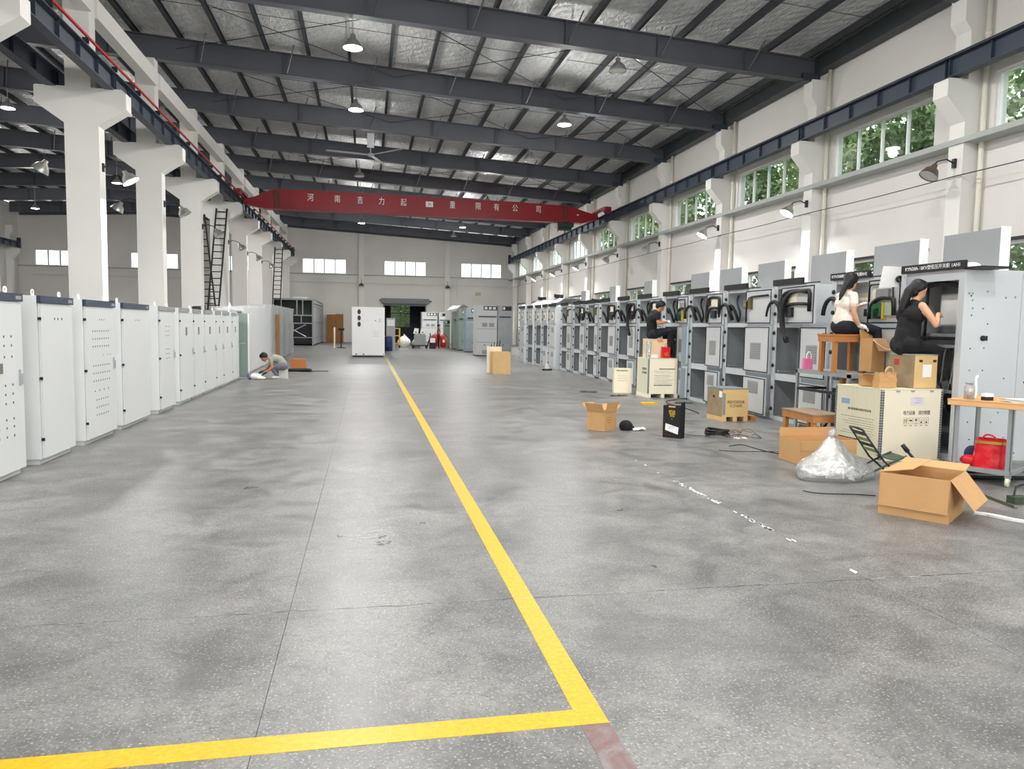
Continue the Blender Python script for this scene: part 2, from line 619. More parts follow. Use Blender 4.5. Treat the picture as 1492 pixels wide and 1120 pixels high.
# ---- windows
def window_proto(w, h, n=4, mm=None, mw=0.025):
    r = bpy.data.objects.new('window', None)
    COL.objects.link(r)
    f = MB()
    t, d = 0.06, 0.1
    f.box(0, w, 0, d, 0, t, M_FRAME).box(0, w, 0, d, h - t, h, M_FRAME)
    f.box(0, t, 0, d, t, h - t, M_FRAME).box(w - t, w, 0, d, t, h - t, M_FRAME)
    f.build('window_frame', r)
    pw = (w - 2 * t) / n
    for i in range(n):
        x = t + i * pw
        if i:
            MB().box(x - mw, x + mw, 0.01, d - 0.01, t, h - t, mm or M_FRAME).build('mullion', r)
        MB().box(x + 0.02, x + pw - 0.02, 0.045, 0.055, t, h - t, M_GLASS).build('pane', r)
    return r

WN = [0]
def place_window(proto, loc, rot):
    if WN[0] == 0 or proto.name.startswith('window_') is False:
        r = proto
    else:
        r = copy_tree(proto)
    WN[0] += 1
    r.name = 'window_%d' % WN[0]
    r['kind'] = 'structure'
    r.location = loc
    r.rotation_euler.z = rot
    return r

def wall_boxes(mb, fixed0, fixed1, axis, u0, u1, z0, ztop, holes, m):
    """wall slab with rectangular holes (u0,u1,z0,z1), made of strips"""
    us = sorted(set([u0, u1] + [h[0] for h in holes] + [h[1] for h in holes]))
    for a, b in zip(us[:-1], us[1:]):
        zs = [z0]
        for h in sorted(holes, key=lambda q: q[2]):
            if h[0] < b - 1e-6 and h[1] > a + 1e-6:
                zs += [h[2], h[3]]
        top = ztop((a + b) / 2) if callable(ztop) else ztop
        zs.append(top)
        for i in range(0, len(zs), 2):
            if zs[i + 1] - zs[i] < 1e-4:
                continue
            if axis == 'x':
                mb.box(fixed0, fixed1, a, b, zs[i], zs[i + 1], m)
            else:
                mb.box(a, b, fixed0, fixed1, zs[i], zs[i + 1], m)

WY = [(c + 1.35, c + 5.2) for c in COLY[:-1]]
holes = [(a, b, 5.86, 7.12) for a, b in WY] + [(a, b, 1.3, 3.53) for a, b in WY]
mb = MB()
wall_boxes(mb, XR, XR + 0.3, 'x', Y0, Y1 + 0.3, 0, 9.5, holes, M_WALL)
tag(mb.build('wall_right'), kind='structure')
pu = window_proto(3.85, 1.26)
pl = window_proto(3.85, 2.23)
for a, b in WY[1:]:
    place_window(pu, (XR + 0.06, b, 5.86), -PI / 2)
for a, b in WY[1:]:
    place_window(pl, (XR + 0.06, b, 1.3), -PI / 2)
    MB().box(XR - 0.04, XR, a - 0.06, b + 0.06, 3.53, 3.60, M_DARK).build('lintel', bpy.data.objects['wall_right'])

BW = [(-5.4, -1.75), (1.5, 5.15), (8.25, 11.9), (-12.2, -8.55), (-19.0, -15.35), (-26.1, -22.45)]
holes = [(a, b, 5.89, 7.15) for a, b in BW] + [(1.5, 5.1, 0, 3.42)]
mb = MB()
us = sorted(set([XL - 0.3, XR + 0.3, -18.0] + [h[0] for h in holes] + [h[1] for h in holes] + [XL + 2.0 * k for k in range(21)]))
for a, b in zip(us[:-1], us[1:]):
    hh = [h for h in holes if h[0] < b - 1e-6 and h[1] > a + 1e-6]
    wall_boxes(mb, Y1, Y1 + 0.3, 'y', a, b, 0, lambda q: zt(min(q, XR)) - 0.1, [(max(a, h[0]), min(b, h[1]), h[2], h[3]) for h in hh], M_WALL)
tag(mb.build('wall_back'), kind='structure')
pb = window_proto(3.65, 1.26, 4, M_LID, 0.045)
for a, b in BW:
    place_window(pb, (a, Y1 + 0.06, 5.89), 0)

mb = MB()
wall_boxes(mb, XL - 0.3, XL, 'x', Y0, Y1, 0, 10.6, [], M_WALL)
tag(mb.build('wall_left'), kind='structure')
mb = MB()
wall_boxes(mb, Y0 - 0.3, Y0, 'y', XL - 0.3, XR + 0.3, 0, 10.2,
           [(-4, 9, 0, 6.5), (-25, -10, 5.8, 8.5), (-25, -12, 0, 5.0)], M_WALL)  # unseen gate and openings added to let daylight in behind the viewer
tag(mb.build('wall_front'), kind='structure')

# ---- trims, cables and pipes on the walls
tag(MB().box(12.56, 12.999, Y0, Y1, 5.70, 5.82, M_LEDGE).build('trim_1'), 'pale concrete ledge under the high windows of the right wall', kind='structure')
tag(MB().box(XL, 12.55, 65.86, 65.999, 5.80, 5.88, M_LEDGE).build('trim_2'), 'concrete ledge under the back wall windows', kind='structure')
mb = MB()
for z in (5.02,):
    pts = []
    for i in range(0, 70):
        y = Y0 + 1 + i * 1.1
        pts.append((12.55, y, z - 0.03 * math.sin(PI * ((y - 14.07) % BAY) / BAY)))
    mb.tube(pts, 0.012, M_DARK, 5)
tag(mb.build('trim_3'), 'thin dark cable strung along the right wall', kind='structure')
tag(MB().tube([(XL + 1, 65.66, 5.14), (-6, 65.66, 5.12), (12.4, 65.66, 5.12)], 0.012, M_LEDGE, 5).build('trim_4'), kind='structure')
pipe = None
for c in COLY[3:]:
    if pipe is None:
        mb = MB()
        mb.cyl((0, 0, 0), (0, 0, 9.3), 0.055, M_PIPE, 10)
        mb.cyl((0, 0, 4.9), (0, 0, 4.98), 0.065, M_PIPE, 10)
        mb.cyl((0, 0, 7.9), (0, 0, 7.98), 0.065, M_PIPE, 10)
        pipe = mb.build('downpipe', None, True, (12.9, c - 0.16, 0))
    else:
        p2 = inst(pipe, None, (12.9, c - 0.16, 0))
    (pipe if c == COLY[3] else p2)['kind'] = 'structure'
# vertical conduit from the ledge on the back wall
tag(MB().box(7.9, 8.05, 65.9, 65.99, 3.9, 5.8, M_WALL).build('trim_5'), kind='structure')
tag(MB().box(9.55, 10.05, 65.96, 65.99, 4.3, 4.6, mat('yellowed_notice', (206, 192, 150), .8)).build('trim_6'), kind='structure')

# ---- columns
def wall_column(x_in, sgn, y):
    """column built into a side wall, sgn=+1 for the right wall"""
    P = lambda a: x_in + sgn * a
    poly = [(P(0), 0), (P(0), 6.15), (P(-0.47), 6.66), (P(-0.47), 7.0), (P(-0.44), 7.03), (P(0.02), 7.03), (P(0.02), 8.05),
            (P(-0.14), 8.25), (P(-0.14), 8.76), (P(0.38), 8.76), (P(0.38), 0)]
    return MB().prism(poly, 0.42, M_COLM, 'y', 0).build('column', None, False, (0, y, 0))
def mid_column(y):
    poly = [(-7.03, 0), (-7.03, 6.24), (-7.66, 6.68), (-7.66, 7.06), (-7.62, 7.08), (-6.99, 7.08), (-6.99, 9.66), (-6.43, 9.66), (-6.43, 7.08),
            (-5.76, 7.08), (-5.66, 7.0), (-5.66, 6.62), (-6.28, 6.2), (-6.28, 0)]
    mb = MB().prism(poly, 0.40, M_COLM, 'y', 0)
    return mb.build('column', None, False, (0, y, 0))
rc = lc = mc = None
for c in COLY:
    if rc is None:
        rc, lc, mc = wall_column(12.6, 1, c), wall_column(-26.9, -1, c), mid_column(c)
        allc = [rc, lc, mc]
    else:
        allc = [inst(rc, None, (0, c, 0)), inst(lc, None, (0, c, 0)), inst(mc, None, (0, c, 0))]
    for o in allc:
        o['kind'] = 'structure'
for x in (-0.45, 7.0, -7.0 - 6.9, -20.9):
    tag(MB().box(x - 0.22, x + 0.22, 65.72, 66, 0, zb(x) - 0.02, M_COLM).build('column'), kind='structure')

# ---- tie beams along the middle row
tb = None
for c in COLY[:-1]:
    if tb is None:
        tb = MB().prism([(-6.66, 8.82), (-6.66, 9.34), (-6.42, 9.34), (-6.36, 9.28), (-6.36, 8.82)], BAY - 0.40, M_COLM, 'y', 0.40).build('tie_beam', None, False, (0, c, 0))
        o = tb
    else:
        o = inst(tb, None, (0, c, 0))
    o['kind'] = 'structure'

# ---- ceiling: rafters, purlins, foil
ceiling = struct('ceiling')
XK = [12.72, -18.0, -26.98]
mb = MB()
bot = [(x, zb(x)) for x in XK]
top = [(x, zt(x)) for x in XK]
web = bot + top[::-1]
mb.prism(web, 0.024, M_STEEL, 'y', 0.19)
fl = 0.024
mb.prism([(x, z) for x, z in bot] + [(x, z + fl) for x, z in bot[::-1]], 0.28, M_STEEL, 'y', 0.06)
mb.prism([(x, z - fl) for x, z in top] + [(x, z) for x, z in top[::-1]], 0.28, M_STEEL, 'y', 0.06)
x = 10.4
while x > -26:
    mb.box(x - 0.008, x + 0.008, 0.07, 0.33, zb(x) + fl, zt(x) - fl, M_STEEL)
    mb.tube([(x + 0.1, 0.06, zb(x) + 0.06), (x + 0.35, -0.35, zt(x) + 0.1)], 0.02, M_STEEL, 5)
    mb.tube([(x + 0.1, 0.34, zb(x) + 0.06), (x + 0.35, 0.75, zt(x) + 0.1)], 0.02, M_STEEL, 5)
    x -= 2.6
mb.box(12.2, 12.73, 0.05, 0.35, zb(12.4) - 0.03, zb(12.4) + 0.2, M_RUN)
raf = mb.build('rafter', ceiling, False, (0, COLY[0], 0))
for c in COLY[1:]:
    inst(raf, ceiling, (0, c, 0))
inst(raf, ceiling, (0, Y1 - 0.55, 0))
x = 12.35
k = 0
pur = None
while x > -27.2:
    z = zt(x)
    if pur is None:
        mb = MB()
        mb.box(-0.012, 0.012, 0, Y1 - Y0, 0, 0.2, M_PURL)
        mb.box(-0.012, 0.075, 0, Y1 - Y0, 0, 0.014, M_PURL).box(-0.012, 0.075, 0, Y1 - Y0, 0.186, 0.2, M_PURL)
        mb.box(0.065, 0.075, 0, Y1 - Y0, 0, 0.03, M_PURL)
        pur = mb.build('purlin', ceiling, False, (x, Y0, z))
    else:
        inst(pur, ceiling, (x, Y0, z))
    x -= 1.293
mb = MB().prism([(12.62, 9.0), (12.95, 9.0), (12.95, 9.4), (12.62, 9.4)], Y1 - Y0, M_PURL, 'y', Y0)
mb.build('eave_beam', ceiling)
for (xa, xb, nm) in ((13.3, -18.0, 'roof_sheet'), (-18.0, -27.6, 'roof_sheet')):
    h = 0.202
    MB().prism([(xa, zt(xa) + h), (xb, zt(xb) + h), (xb, zt(xb) + h + 0.05), (xa, zt(xa) + h + 0.05)], Y1 - Y0 + 0.6, M_FOIL, 'y', Y0 - 0.3).build(nm, ceiling)
# sag rods and cross bracing under the foil
rod = MB()
for c in COLY[:-1]:
    y = c + 0.2 + BAY / 2
    rod.tube([(12.5, y, zt(12.5) + 0.06), (-18, y, zt(-18) + 0.06)], 0.008, M_DARK, 4)
rod.build('sag_rod', ceiling)
for c in (COLY[5], COLY[6], COLY[8]):
    for xa, xb in ((12.3, 6.6), (6.6, 0.9), (0.9, -5.8)):
        MB().tube([(xa, c + 0.4, zb(xa) + 0.35), (xb, c + BAY, zb(xb) + 0.35)], 0.012, M_DARK, 5).build('brace_rod', ceiling)
        MB().tube([(xb, c + 0.4, zb(xb) + 0.35), (xa, c + BAY, zb(xa) + 0.35)], 0.012, M_DARK, 5).build('brace_rod', ceiling)

# ---- crane runways
def runway(x, name_label):
    r = struct('crane_runway')
    r['label'] = name_label
    seg = None
    for c in [COLY[0] - BAY] + COLY[:-1]:
        y = c + 0.2
        if seg is None:
            mb = MB()
            L = BAY - 0.02
            mb.box(-0.015, 0.015, 0, L, 0.02, 0.40, M_RUN)
            mb.box(-0.11, 0.11, 0, L, 0, 0.022, M_RUN)
            mb.box(-0.15, 0.15, 0, L, 0.395, 0.42, M_RUN)
            for i in range(6):
                yy = 0.05 + i * (L - 0.1) / 5
                mb.box(-0.09, 0.09, yy - 0.006, yy + 0.006, 0.02, 0.40, M_RUN)
            mb.box(-0.03, 0.03, 0, L, 0.42, 0.50, M_DARK)
            seg = mb.build('beam_segment', r, False, (x, y, 7.065))
        elif y < Y1 - 3:
            inst(seg, r, (x, y, 7.065))
    MB().box(x - 0.12, x + 0.12, 64.3, 64.5, 7.05, 7.85, M_RUN).build('end_stop', r)
    return r
runway(12.33, 'navy crane runway beam along the right wall')
runway(-6.03, 'navy crane runway beam on the hall side of the white columns')
runway(-7.30, 'navy crane runway beam on the far side of the white columns')
runway(-26.55, 'navy crane runway beam on the far left wall')
r = thing('conductor_rail', (-5.86, 0, 7.5), 'thin red conductor rail on the left crane runway', 'rail')
MB().box(-0.02, 0.02, Y0 + 1, 64.4, 0.10, 0.15, M_RAIL).build('red_rail', r)
br = None
for i in range(40):
    y = -10 + i * 1.85
    if br is None:
        br = MB().box(-0.1, 0.03, -0.02, 0.02, -0.02, 0.10, M_DARK).build('rail_bracket', r, False, (0, y, 0))
    else:
        inst(br, r, (0, y, 0))

# ---- roller shutter door and the dark annex behind it
d = struct('door_1')
d['label'] = 'open roller shutter doorway onto a dark annex'
mb = MB()
mb.box(1.25, 5.4, 65.55, 65.98, 3.45, 3.88, M_SHUT)
mb.box(1.1, 5.6, 65.7, 65.85, 3.66, 3.74, M_DARK)
mb.build('shutter_box', d)
for i in range(3):
    MB().box(1.5, 5.1, 66.02, 66.06, 3.25 + i * 0.1, 3.34 + i * 0.1, M_SHUT).build('shutter_slat', d)
for x in (1.42, 5.1):
    MB().box(x, x + 0.08, 65.9, 66.02, 0, 3.45, M_SHUT).build('guide_rail', d)
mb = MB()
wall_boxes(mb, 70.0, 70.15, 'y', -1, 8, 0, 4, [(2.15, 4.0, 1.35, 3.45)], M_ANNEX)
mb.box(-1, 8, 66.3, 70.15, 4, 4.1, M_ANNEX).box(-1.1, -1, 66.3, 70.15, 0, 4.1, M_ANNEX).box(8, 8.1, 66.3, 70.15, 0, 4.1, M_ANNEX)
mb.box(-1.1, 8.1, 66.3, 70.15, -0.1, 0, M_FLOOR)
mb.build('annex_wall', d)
aw = struct('window_60', (2.15, 70.04, 1.35))
f = MB()
f.box(0, 1.85, 0, .06, 0, .05, M_DARK).box(0, 1.85, 0, .06, 2.05, 2.1, M_DARK).box(0, .05, 0, .06, .05, 2.05, M_DARK).box(1.8, 1.85, 0, .06, .05, 2.05, M_DARK)
f.box(.05, 1.8, 0, .06, 1.28, 1.34, M_DARK).build('window_frame', aw)
MB().box(.90, .95, 0, .06, .05, 2.05, M_DARK).build('mullion', aw)
for x in (.05, .95):
    MB().box(x, x + .85, .025, .035, .05, 1.28, M_CLEAR).build('pane', aw)
    MB().box(x, x + .85, .025, .035, 1.34, 2.05, M_CLEAR).build('pane', aw)

# ---- trees outside
def tree_proto(seed, h, rad, m, m2=None):
    q = random.Random(seed)
    root = bpy.data.objects.new('tree', None)
    COL.objects.link(root)
    mb = MB()
    mb.tube([(0, 0, 0), (0.1, 0.05, h * .35), (-0.05, 0.1, h * .7), (0.05, 0, h * .92)], [.16, .12, .08, .03], M_BARK, 7)
    for i in range(7):
        a = q.uniform(0, 6.28); z = h * q.uniform(.25, .7)
        mb.tube([(0, 0, z), (math.cos(a) * rad * .5, math.sin(a) * rad * .5, z + .8), (math.cos(a) * rad * .8, math.sin(a) * rad * .8, z + 1.3)], [.05, .03, .012], M_BARK, 5)
    mb.build('trunk', root, True)
    lf = MB()
    cl = []
    for i in range(95):
        a = q.uniform(0, 6.28); t = q.uniform(0.10, 1.0); rr_ = rad * math.sqrt(q.random()) * (1.1 - 0.30 * t)
        cl.append((math.cos(a) * rr_, math.sin(a) * rr_, h * t, q.uniform(.5, .95)))
    for cx, cy, cz, cr in cl:
        for j in range(110):
            d_ = Vector((q.gauss(0, 1), q.gauss(0, 1), q.gauss(0, .8))).normalized() * cr * q.uniform(.6, 1)
            c = Vector((cx, cy, cz)) + d_
            u = Vector((q.uniform(-1, 1), q.uniform(-1, 1), q.uniform(-1, .4))).normalized()
            w = u.cross(Vector((q.uniform(-1, 1), q.uniform(-1, 1), q.uniform(-1, 1)))).normalized()
            L, W = q.uniform(.14, .28), q.uniform(.06, .11)
            lf.add([c - u * L * .5, c + w * W, c + u * L * .5, c - w * W], [(0, 1, 2, 3)], m if q.random() < .7 else (m2 or M_LEAF2))
    lo = lf.build('foliage', root)
    lo['kind'] = 'stuff'
    return root
tp = [tree_proto(11, 11.5, 2.3, M_LEAF1), tree_proto(12, 10.8, 2.4, M_LEAF1), tree_proto(13, 12.2, 2.2, M_LEAF2), tree_proto(14, 11.0, 2.4, M_LEAF3, M_LEAF4)]
side = [(17.0, 15.2, 0), (17.0, 20.6, 1), (17.0, 26.0, 2), (17.0, 31.2, 0), (17.0, 37.0, 1), (17.0, 43.0, 2), (17.0, 49.0, 0), (22.3, 18.4, 1), (22.3, 24.2, 2), (22.3, 30.0, 0), (22.3, 36.5, 1), (17.0, 9.8, 2), (17.0, 4.2, 1)]
endt = [(1.7, 73.2, 3), (2.7, 73.0, 3), (3.7, 73.2, 3), (4.8, 73.1, 3), (2.2, 75.2, 3), (3.3, 75.4, 3), (4.4, 75.2, 3)]
used = [False] * 4
ordn = ['nearest', 'second', 'third', 'fourth', 'fifth', 'sixth', 'farthest']
for i, (x, y, t) in enumerate(side + endt):
    o = tp[t] if not used[t] else copy_tree(tp[t])
    used[t] = True
    o.location = (x, y, -0.42)
    o.rotation_euler.z = i * 1.7
    if i >= len(side):
        o.scale = (.52, .52, .46)
    if i < 7:
        lab = '%s leafy green tree close outside the right wall windows' % ordn[i]
    elif i in (11, 12):
        lab = ['leafy tree outside the right wall level with the viewer, farther on', 'leafy tree outside the right wall beside the viewer'][i - 11]
    elif i < 11:
        lab = '%s leafy tree of the row behind those outside the right windows' % ordn[i - 7]
    else:
        lab = '%s small green tree from the left in the %s row outside the back doorway window' % (ordn[[0, 1, 2, 3, 0, 1, 2][i - 13]].replace('nearest', 'first'), 'front' if i < 17 else 'rear')
    tag(o, lab, 'tree', 'trees outside the hall')

# ================================================================== lamps
def lamp_light(parent, loc, power, size=0.42, rx=0.0, ry=0.0, bell=True):
    l = bpy.data.lights.new('lamp_light', 'AREA' if bell else 'POINT')
    if bell:
        l.shape = 'DISK'
        l.size = size
    else:
        l.shadow_soft_size = 0.14
    l.energy = power
    l.color = (1.0, 0.985, 0.965)
    o = bpy.data.objects.new('lamp_light', l)
    COL.objects.link(o)
    o.parent = parent
    o.location = loc
    o.rotation_euler = (rx, ry, 0)
    return o

def pendant(x, y, z, lit, label, power=None, drop=None):
    r = thing('pendant_lamp', (x, y, z), label, 'lamp', 'high bay pendant lamps')
    d_ = drop if drop is not None else 0.42
    MB().lathe([(0.24, 0.0), (0.235, 0.03), (0.19, 0.13), (0.12, 0.20), (0.07, 0.235), (0.06, 0.34), (0.03, 0.36), (0.0, 0.36)], M_SHADE, 22).build('shade', r, True)
    MB().lathe([(0.0, 0.012), (0.13, 0.010), (0.225, 0.02)], M_LAMPON if lit else M_LAMPOFF, 22).build('lens', r, True)
    MB().cyl((0, 0, 0.35), (0, 0, 0.36 + d_), 0.013, M_ALU, 8).build('rod', r)
    if lit:
        lamp_light(r, (0, 0, -0.02), power or PENDANT_W)
        lamp_light(r, (0, 0, -0.18), (power or PENDANT_W) * 0.85, bell=False)
    return r

pend = [(-0.35, 3, 'brightly lit pendant lamp high on the near roof beam', 1), (6.68, 3, 'unlit pendant lamp under the near roof beam towards the right wall', 0),
        (-0.35, 4, 'brightly lit pendant lamp under the second roof beam, towards the columns', 1), (6.68, 4, 'brightly lit pendant lamp under the second roof beam, towards the windows', 1),
        (6.68, 5, 'unlit pendant lamp under the third roof beam', 0), (-0.35, 6, 'unlit grey pendant lamp just in front of the red crane', 0),
        (-0.35, 9, 'lit pendant lamp beyond the crane, below the left characters', 1), (6.68, 9, 'lit pendant lamp beyond the crane, below the right characters', 1),
        (6.68, 10, 'unlit pendant lamp near the back wall', 0),
        (-0.35, 7, 'added unseen lamp behind the left half of the crane girder', 1), (6.68, 7, 'added unseen lamp behind the right half of the crane girder', 1)]  # last two are unseen lamps added to brighten the rear of the hall
for x, k, lab, lit in pend:
    c = COLY[k + 2] + 0.12
    pendant(x, c, 8.55, lit, lab, PENDANT_W * (1.7 if k in (4, 7, 9) else 1.0), drop=zb(x) - 8.91)
# unseen lamps added for light overhead and behind the viewer, then the side bay
n = 0
for k, c in enumerate(COLY[:5]):
    for x in (-0.35, 6.68):
        pendant(x, c + 0.12, 8.55, 1, 'added unseen pendant lamp of the %s row, %s of the beams overhead and behind the viewer' % ('left' if x < 0 else 'right', ('rearmost', 'second', 'third', 'fourth', 'fifth')[k]), drop=zb(x) - 8.91)
for (x, k, lab) in [(-12.9, 7, 'large lit pendant lamp in the side bay by the nearest column'), (-20.8, 11, 'small lit pendant lamp far off in the side bay'),
                    (-20.5, 6, 'added unseen lamp of the side bay at the left'), (-12.6, 9, 'added lit lamp of the side bay behind the columns'),  # these and the next two are added to light the side bay
                    (-12.6, 3, 'added unseen lamp of the side bay, nearer the columns'), (-20.5, 3, 'added unseen lamp of the side bay, by the far wall')]:
    z = 9.25 if k == 7 else 8.6
    pendant(x, COLY[k] + 0.12, z, 1, lab, PENDANT_W * 1.9, drop=zb(x) - z - 0.36)

def bracket_lamp(x, y, z, s, lit, label, m=None, yaw=0.0):
    """bell lamp on an arm from a column face; s=-1 leans to -x, +1 to +x"""
    r = thing('bracket_lamp', (x, y, z), label, 'lamp', 'bracket lamps on the columns')
    sh = m or M_SHADE
    a = s * 0.55
    mb = MB()
    mb.xf = Matrix.Translation((s * 0.52, 0, -0.02)) @ Matrix.Rotation(-a, 4, 'Y')
    mb.lathe([(0.20, -0.20), (0.19, -0.16), (0.14, -0.04), (0.07, 0.02), (0.05, 0.10), (0.0, 0.11)], sh, 20)
    mb.build('shade', r, True)
    mb = MB()
    mb.xf = Matrix.Translation((s * 0.52, 0, -0.02)) @ Matrix.Rotation(-a, 4, 'Y')
    mb.lathe([(0.0, -0.185), (0.12, -0.188), (0.19, -0.18)], M_LAMPON if lit else M_LAMPOFF, 20)
    mb.build('lens', r, True)
    mb = MB()
    mb.tube([(0, 0, 0.12), (s * 0.2, 0, 0.2), (s * 0.42, 0, 0.14), (s * 0.5, 0, 0.06)], 0.016, M_DARK, 6)
    mb.box(-0.03, 0.03, -0.04, 0.04, 0.02, 0.22, M_DARK)
    mb.build('arm', r)
    if lit:
        lamp_light(r, (s * 0.52 - math.sin(a) * 0.0 + (-1) * math.sin(a) * -0.21, 0, -0.24), WALL_LAMP_W, 0.34, 0, -a)
    return r
nm = ['nearest', 'second', 'third', 'fourth', 'fifth', 'sixth', 'seventh', 'eighth', 'ninth']
for i, (k, lit) in enumerate([(4, 0), (5, 1), (6, 1), (7, 0), (8, 0), (9, 1), (10, 1), (11, 1), (12, 0)]):
    bracket_lamp(12.57, COLY[k] + 0.2, 5.18, -1, lit, '%s %s bracket lamp along the right wall, counted from the viewer' % (nm[i], 'lit' if lit else 'unlit'), M_SHADED if k == 4 else None)
for i, (k, lit) in enumerate([(5, 1), (6, 0), (7, 0), (8, 0), (9, 0), (10, 0)]):
    bracket_lamp(-6.27, COLY[k] + 0.2, 5.15, 1, lit, '%s %s bracket lamp on the row of white columns' % (nm[i], 'lit' if lit else 'unlit'))
bracket_lamp(-7.04, COLY[5] + 0.2, 5.30, -1, 0, 'unlit bracket lamp on the far side of the nearest column')
bracket_lamp(-7.04, COLY[6] + 0.2, 5.2, -1, 0, 'unlit bracket lamp on the far side of the second column')
for x, lab in ((-0.45, 'small unlit lamp on the left pilaster of the back wall'), (7.0, 'small unlit lamp on the right pilaster of the back wall')):
    r = thing('bracket_lamp', (x, 65.4, 5.0), lab, 'lamp', 'bracket lamps on the back wall')
    MB().lathe([(0.24, -0.12), (0.20, 0.0), (0.06, 0.1), (0.0, 0.11)], M_SHADED, 16).build('shade', r, True)
    MB().tube([(0, 0, 0.1), (0, 0.1, 0.45), (0, 0.32, 0.5)], 0.02, M_DARK, 6).build('arm', r)

# ================================================================== ceiling fan
r = thing('ceiling_fan', (0.15, 31.2, 8.45), 'grey three-blade ceiling fan hanging under the roof beams', 'fan')
MB().lathe([(0, -0.06), (0.12, -0.05), (0.14, 0), (0.12, 0.06), (0.04, 0.09), (0, 0.09)], M_GALV, 16).build('motor', r, True)
MB().cyl((0, 0, 0.08), (0, 0, 1.0), 0.02, M_ALU, 8).build('rod', r)
MB().box(-0.14, 0.14, -0.05, 0.05, 0.30, 0.86, M_GALV).build('hanger_plate', r)
for k in range(3):
    a = -0.85 + k * 2 * PI / 3
    mb = MB()
    mb.xf = Matrix.Rotation(a, 4, 'Z') @ Matrix.Rotation(0.12, 4, 'X')
    mb.prism([(0.12, -0.06), (0.5, -0.10), (1.75, -0.09), (1.8, 0.0), (1.75, 0.09), (0.5, 0.10), (0.12, 0.06)], 0.012, M_GALV, 'z', 0)
    mb.build('blade', r)

# ================================================================== bridge crane
cr = thing('bridge_crane', (0, 38.6, 7.2), 'red overhead bridge crane lettered in white spanning the hall', 'crane')
g = MB()
prof = [(-5.95, 0.42), (-5.4, 0.56), (-4.62, 0.92), (-4.2, 0.98), (0, 0.99), (8, 0.92), (10.55, 0.84), (11.8, 0.50), (12.2, 0.42), (12.2, 0.20), (11.4, 0.0), (4, 0.02), (-5.05, 0.03), (-5.95, 0.2)]
g.prism(prof, 0.44, M_CRANE, 'y', 0)
g.prism([(-5.0, 0.0), (11.4, -0.03), (11.4, 0.0), (-5.0, 0.03)], 0.56, M_CRANE, 'y', -0.06)
g.build('girder', cr)
for x, nmx in ((-6.03, 0), (12.33, 1)):
    e = MB()
    e.prism([(-1.35, 0.30), (-1.2, 0.36), (-0.4, 0.66), (0.85, 0.66), (1.65, 0.36), (1.8, 0.30), (1.8, 0.42), (1.6, 0.62), (0.9, 0.74), (-0.4, 0.74), (-1.2, 0.72), (-1.35, 0.66)], 0.30, M_CRANE, 'x', x - 0.15)
    ec = e.build('end_carriage', cr)
    for yy in (-0.9, 1.35):
        MB().cyl((x - 0.06, yy, 0.475), (x + 0.06, yy, 0.475), 0.11, M_DARK, 14).build('wheel', ec)
for x in (-4.45, -4.25, 10.3, 10.5):
    MB().prism([(x - 0.04, 0.10), (x + 0.04, 0.06), (x - 0.02, 0.84), (x - 0.10, 0.88)], 0.008, mat('hazard_stripe', (60, 58, 24), .5), 'y', -0.008).build('stripe', cr)
for ch, x in zip('河南吉力起重限有公司', (-2.75, -1.45, -0.33, 0.74, 1.84, 4.34, 5.68, 6.65, 7.64, 8.9)):
    text_mesh(ch, 0.40, M_WHITE, 'painted_character', cr, (x, -0.004, 0.60 - 0.004 * x), sx=0.78, depth=0.003)
pl_ = MB().box(2.97, 3.34, -0.012, 0.0, 0.44, 0.72, M_WHITE).build('load_plate', cr)
text_mesh('3t', 0.24, M_CRANE, 'plate_lettering', pl_, (3.155, -0.014, 0.58), depth=0.002)
MB().box(11.0, 11.12, -0.01, 0, 0.36, 0.42, M_WHITE).build('small_plate', cr)
h = MB()
h.box(9.95, 10.85, 0.0, 0.42, -0.26, -0.06, mat('dark_green_hoist', (30, 62, 52), .5))
h.cyl((10.0, 0.2, -0.3), (10.75, 0.2, -0.3), 0.14, MATS['dark_green_hoist'], 14)
h.box(10.25, 10.5, 0.05, 0.35, -0.05, 0.02, M_DARK)
ho = h.build('hoist', cr)
MB().tube([(10.4, 0.2, -0.4), (10.4, 0.2, -0.55), (10.45, 0.2, -0.62), (10.38, 0.2, -0.66), (10.33, 0.2, -0.6)], 0.025, M_DARK, 6).build('hook', ho)
MB().tube([(9.98, 0.0, -0.2), (9.97, 0.0, -0.5), (9.98, 0, -0.55)], 0.02, M_RAIL, 6).build('control_pendant', ho)

# ================================================================== ladders on the columns
def ladder(x0, y0, z0, x1, y1, z1, w, n, label):
    r = thing('ladder', (x0, y0, z0), label, 'ladder')
    d_ = Vector((x1 - x0, y1 - y0, z1 - z0))
    L = MB()
    for s in (-1, 1):
        L2 = MB().tube([(s * w / 2, 0, 0), (s * w / 2 + d_.x, d_.y, d_.z)], 0.040, M_BLACK, 6)
        L2.build('stile', r)
    rg = None
    for i in range(n):
        t = (i + 0.5) / n
        p = d_ * t
        if rg is None:
            rg = MB().cyl((-w / 2, 0, 0), (w / 2, 0, 0), 0.026, M_BLACK, 6).build('rung', r, False, p)
        else:
            inst(rg, r, p)
    return r
c8 = COLY[8]
ladder(-6.95, c8 - 1.0, 0.05, -6.50, c8 - 0.04, 6.75, 0.46, 22, 'tall black steel ladder leaning against the fourth white column')
ladder(-6.55, c8 - 1.6, 0.05, -7.25, c8 - 1.2, 6.3, 0.46, 20, 'black ladder crossing in front of the tall ladder')
ladder(-6.1, COLY[11] - 0.8, 0.05, -5.85, COLY[11] - 0.05, 6.7, 0.5, 22, 'far black ladder leaning against a distant column')

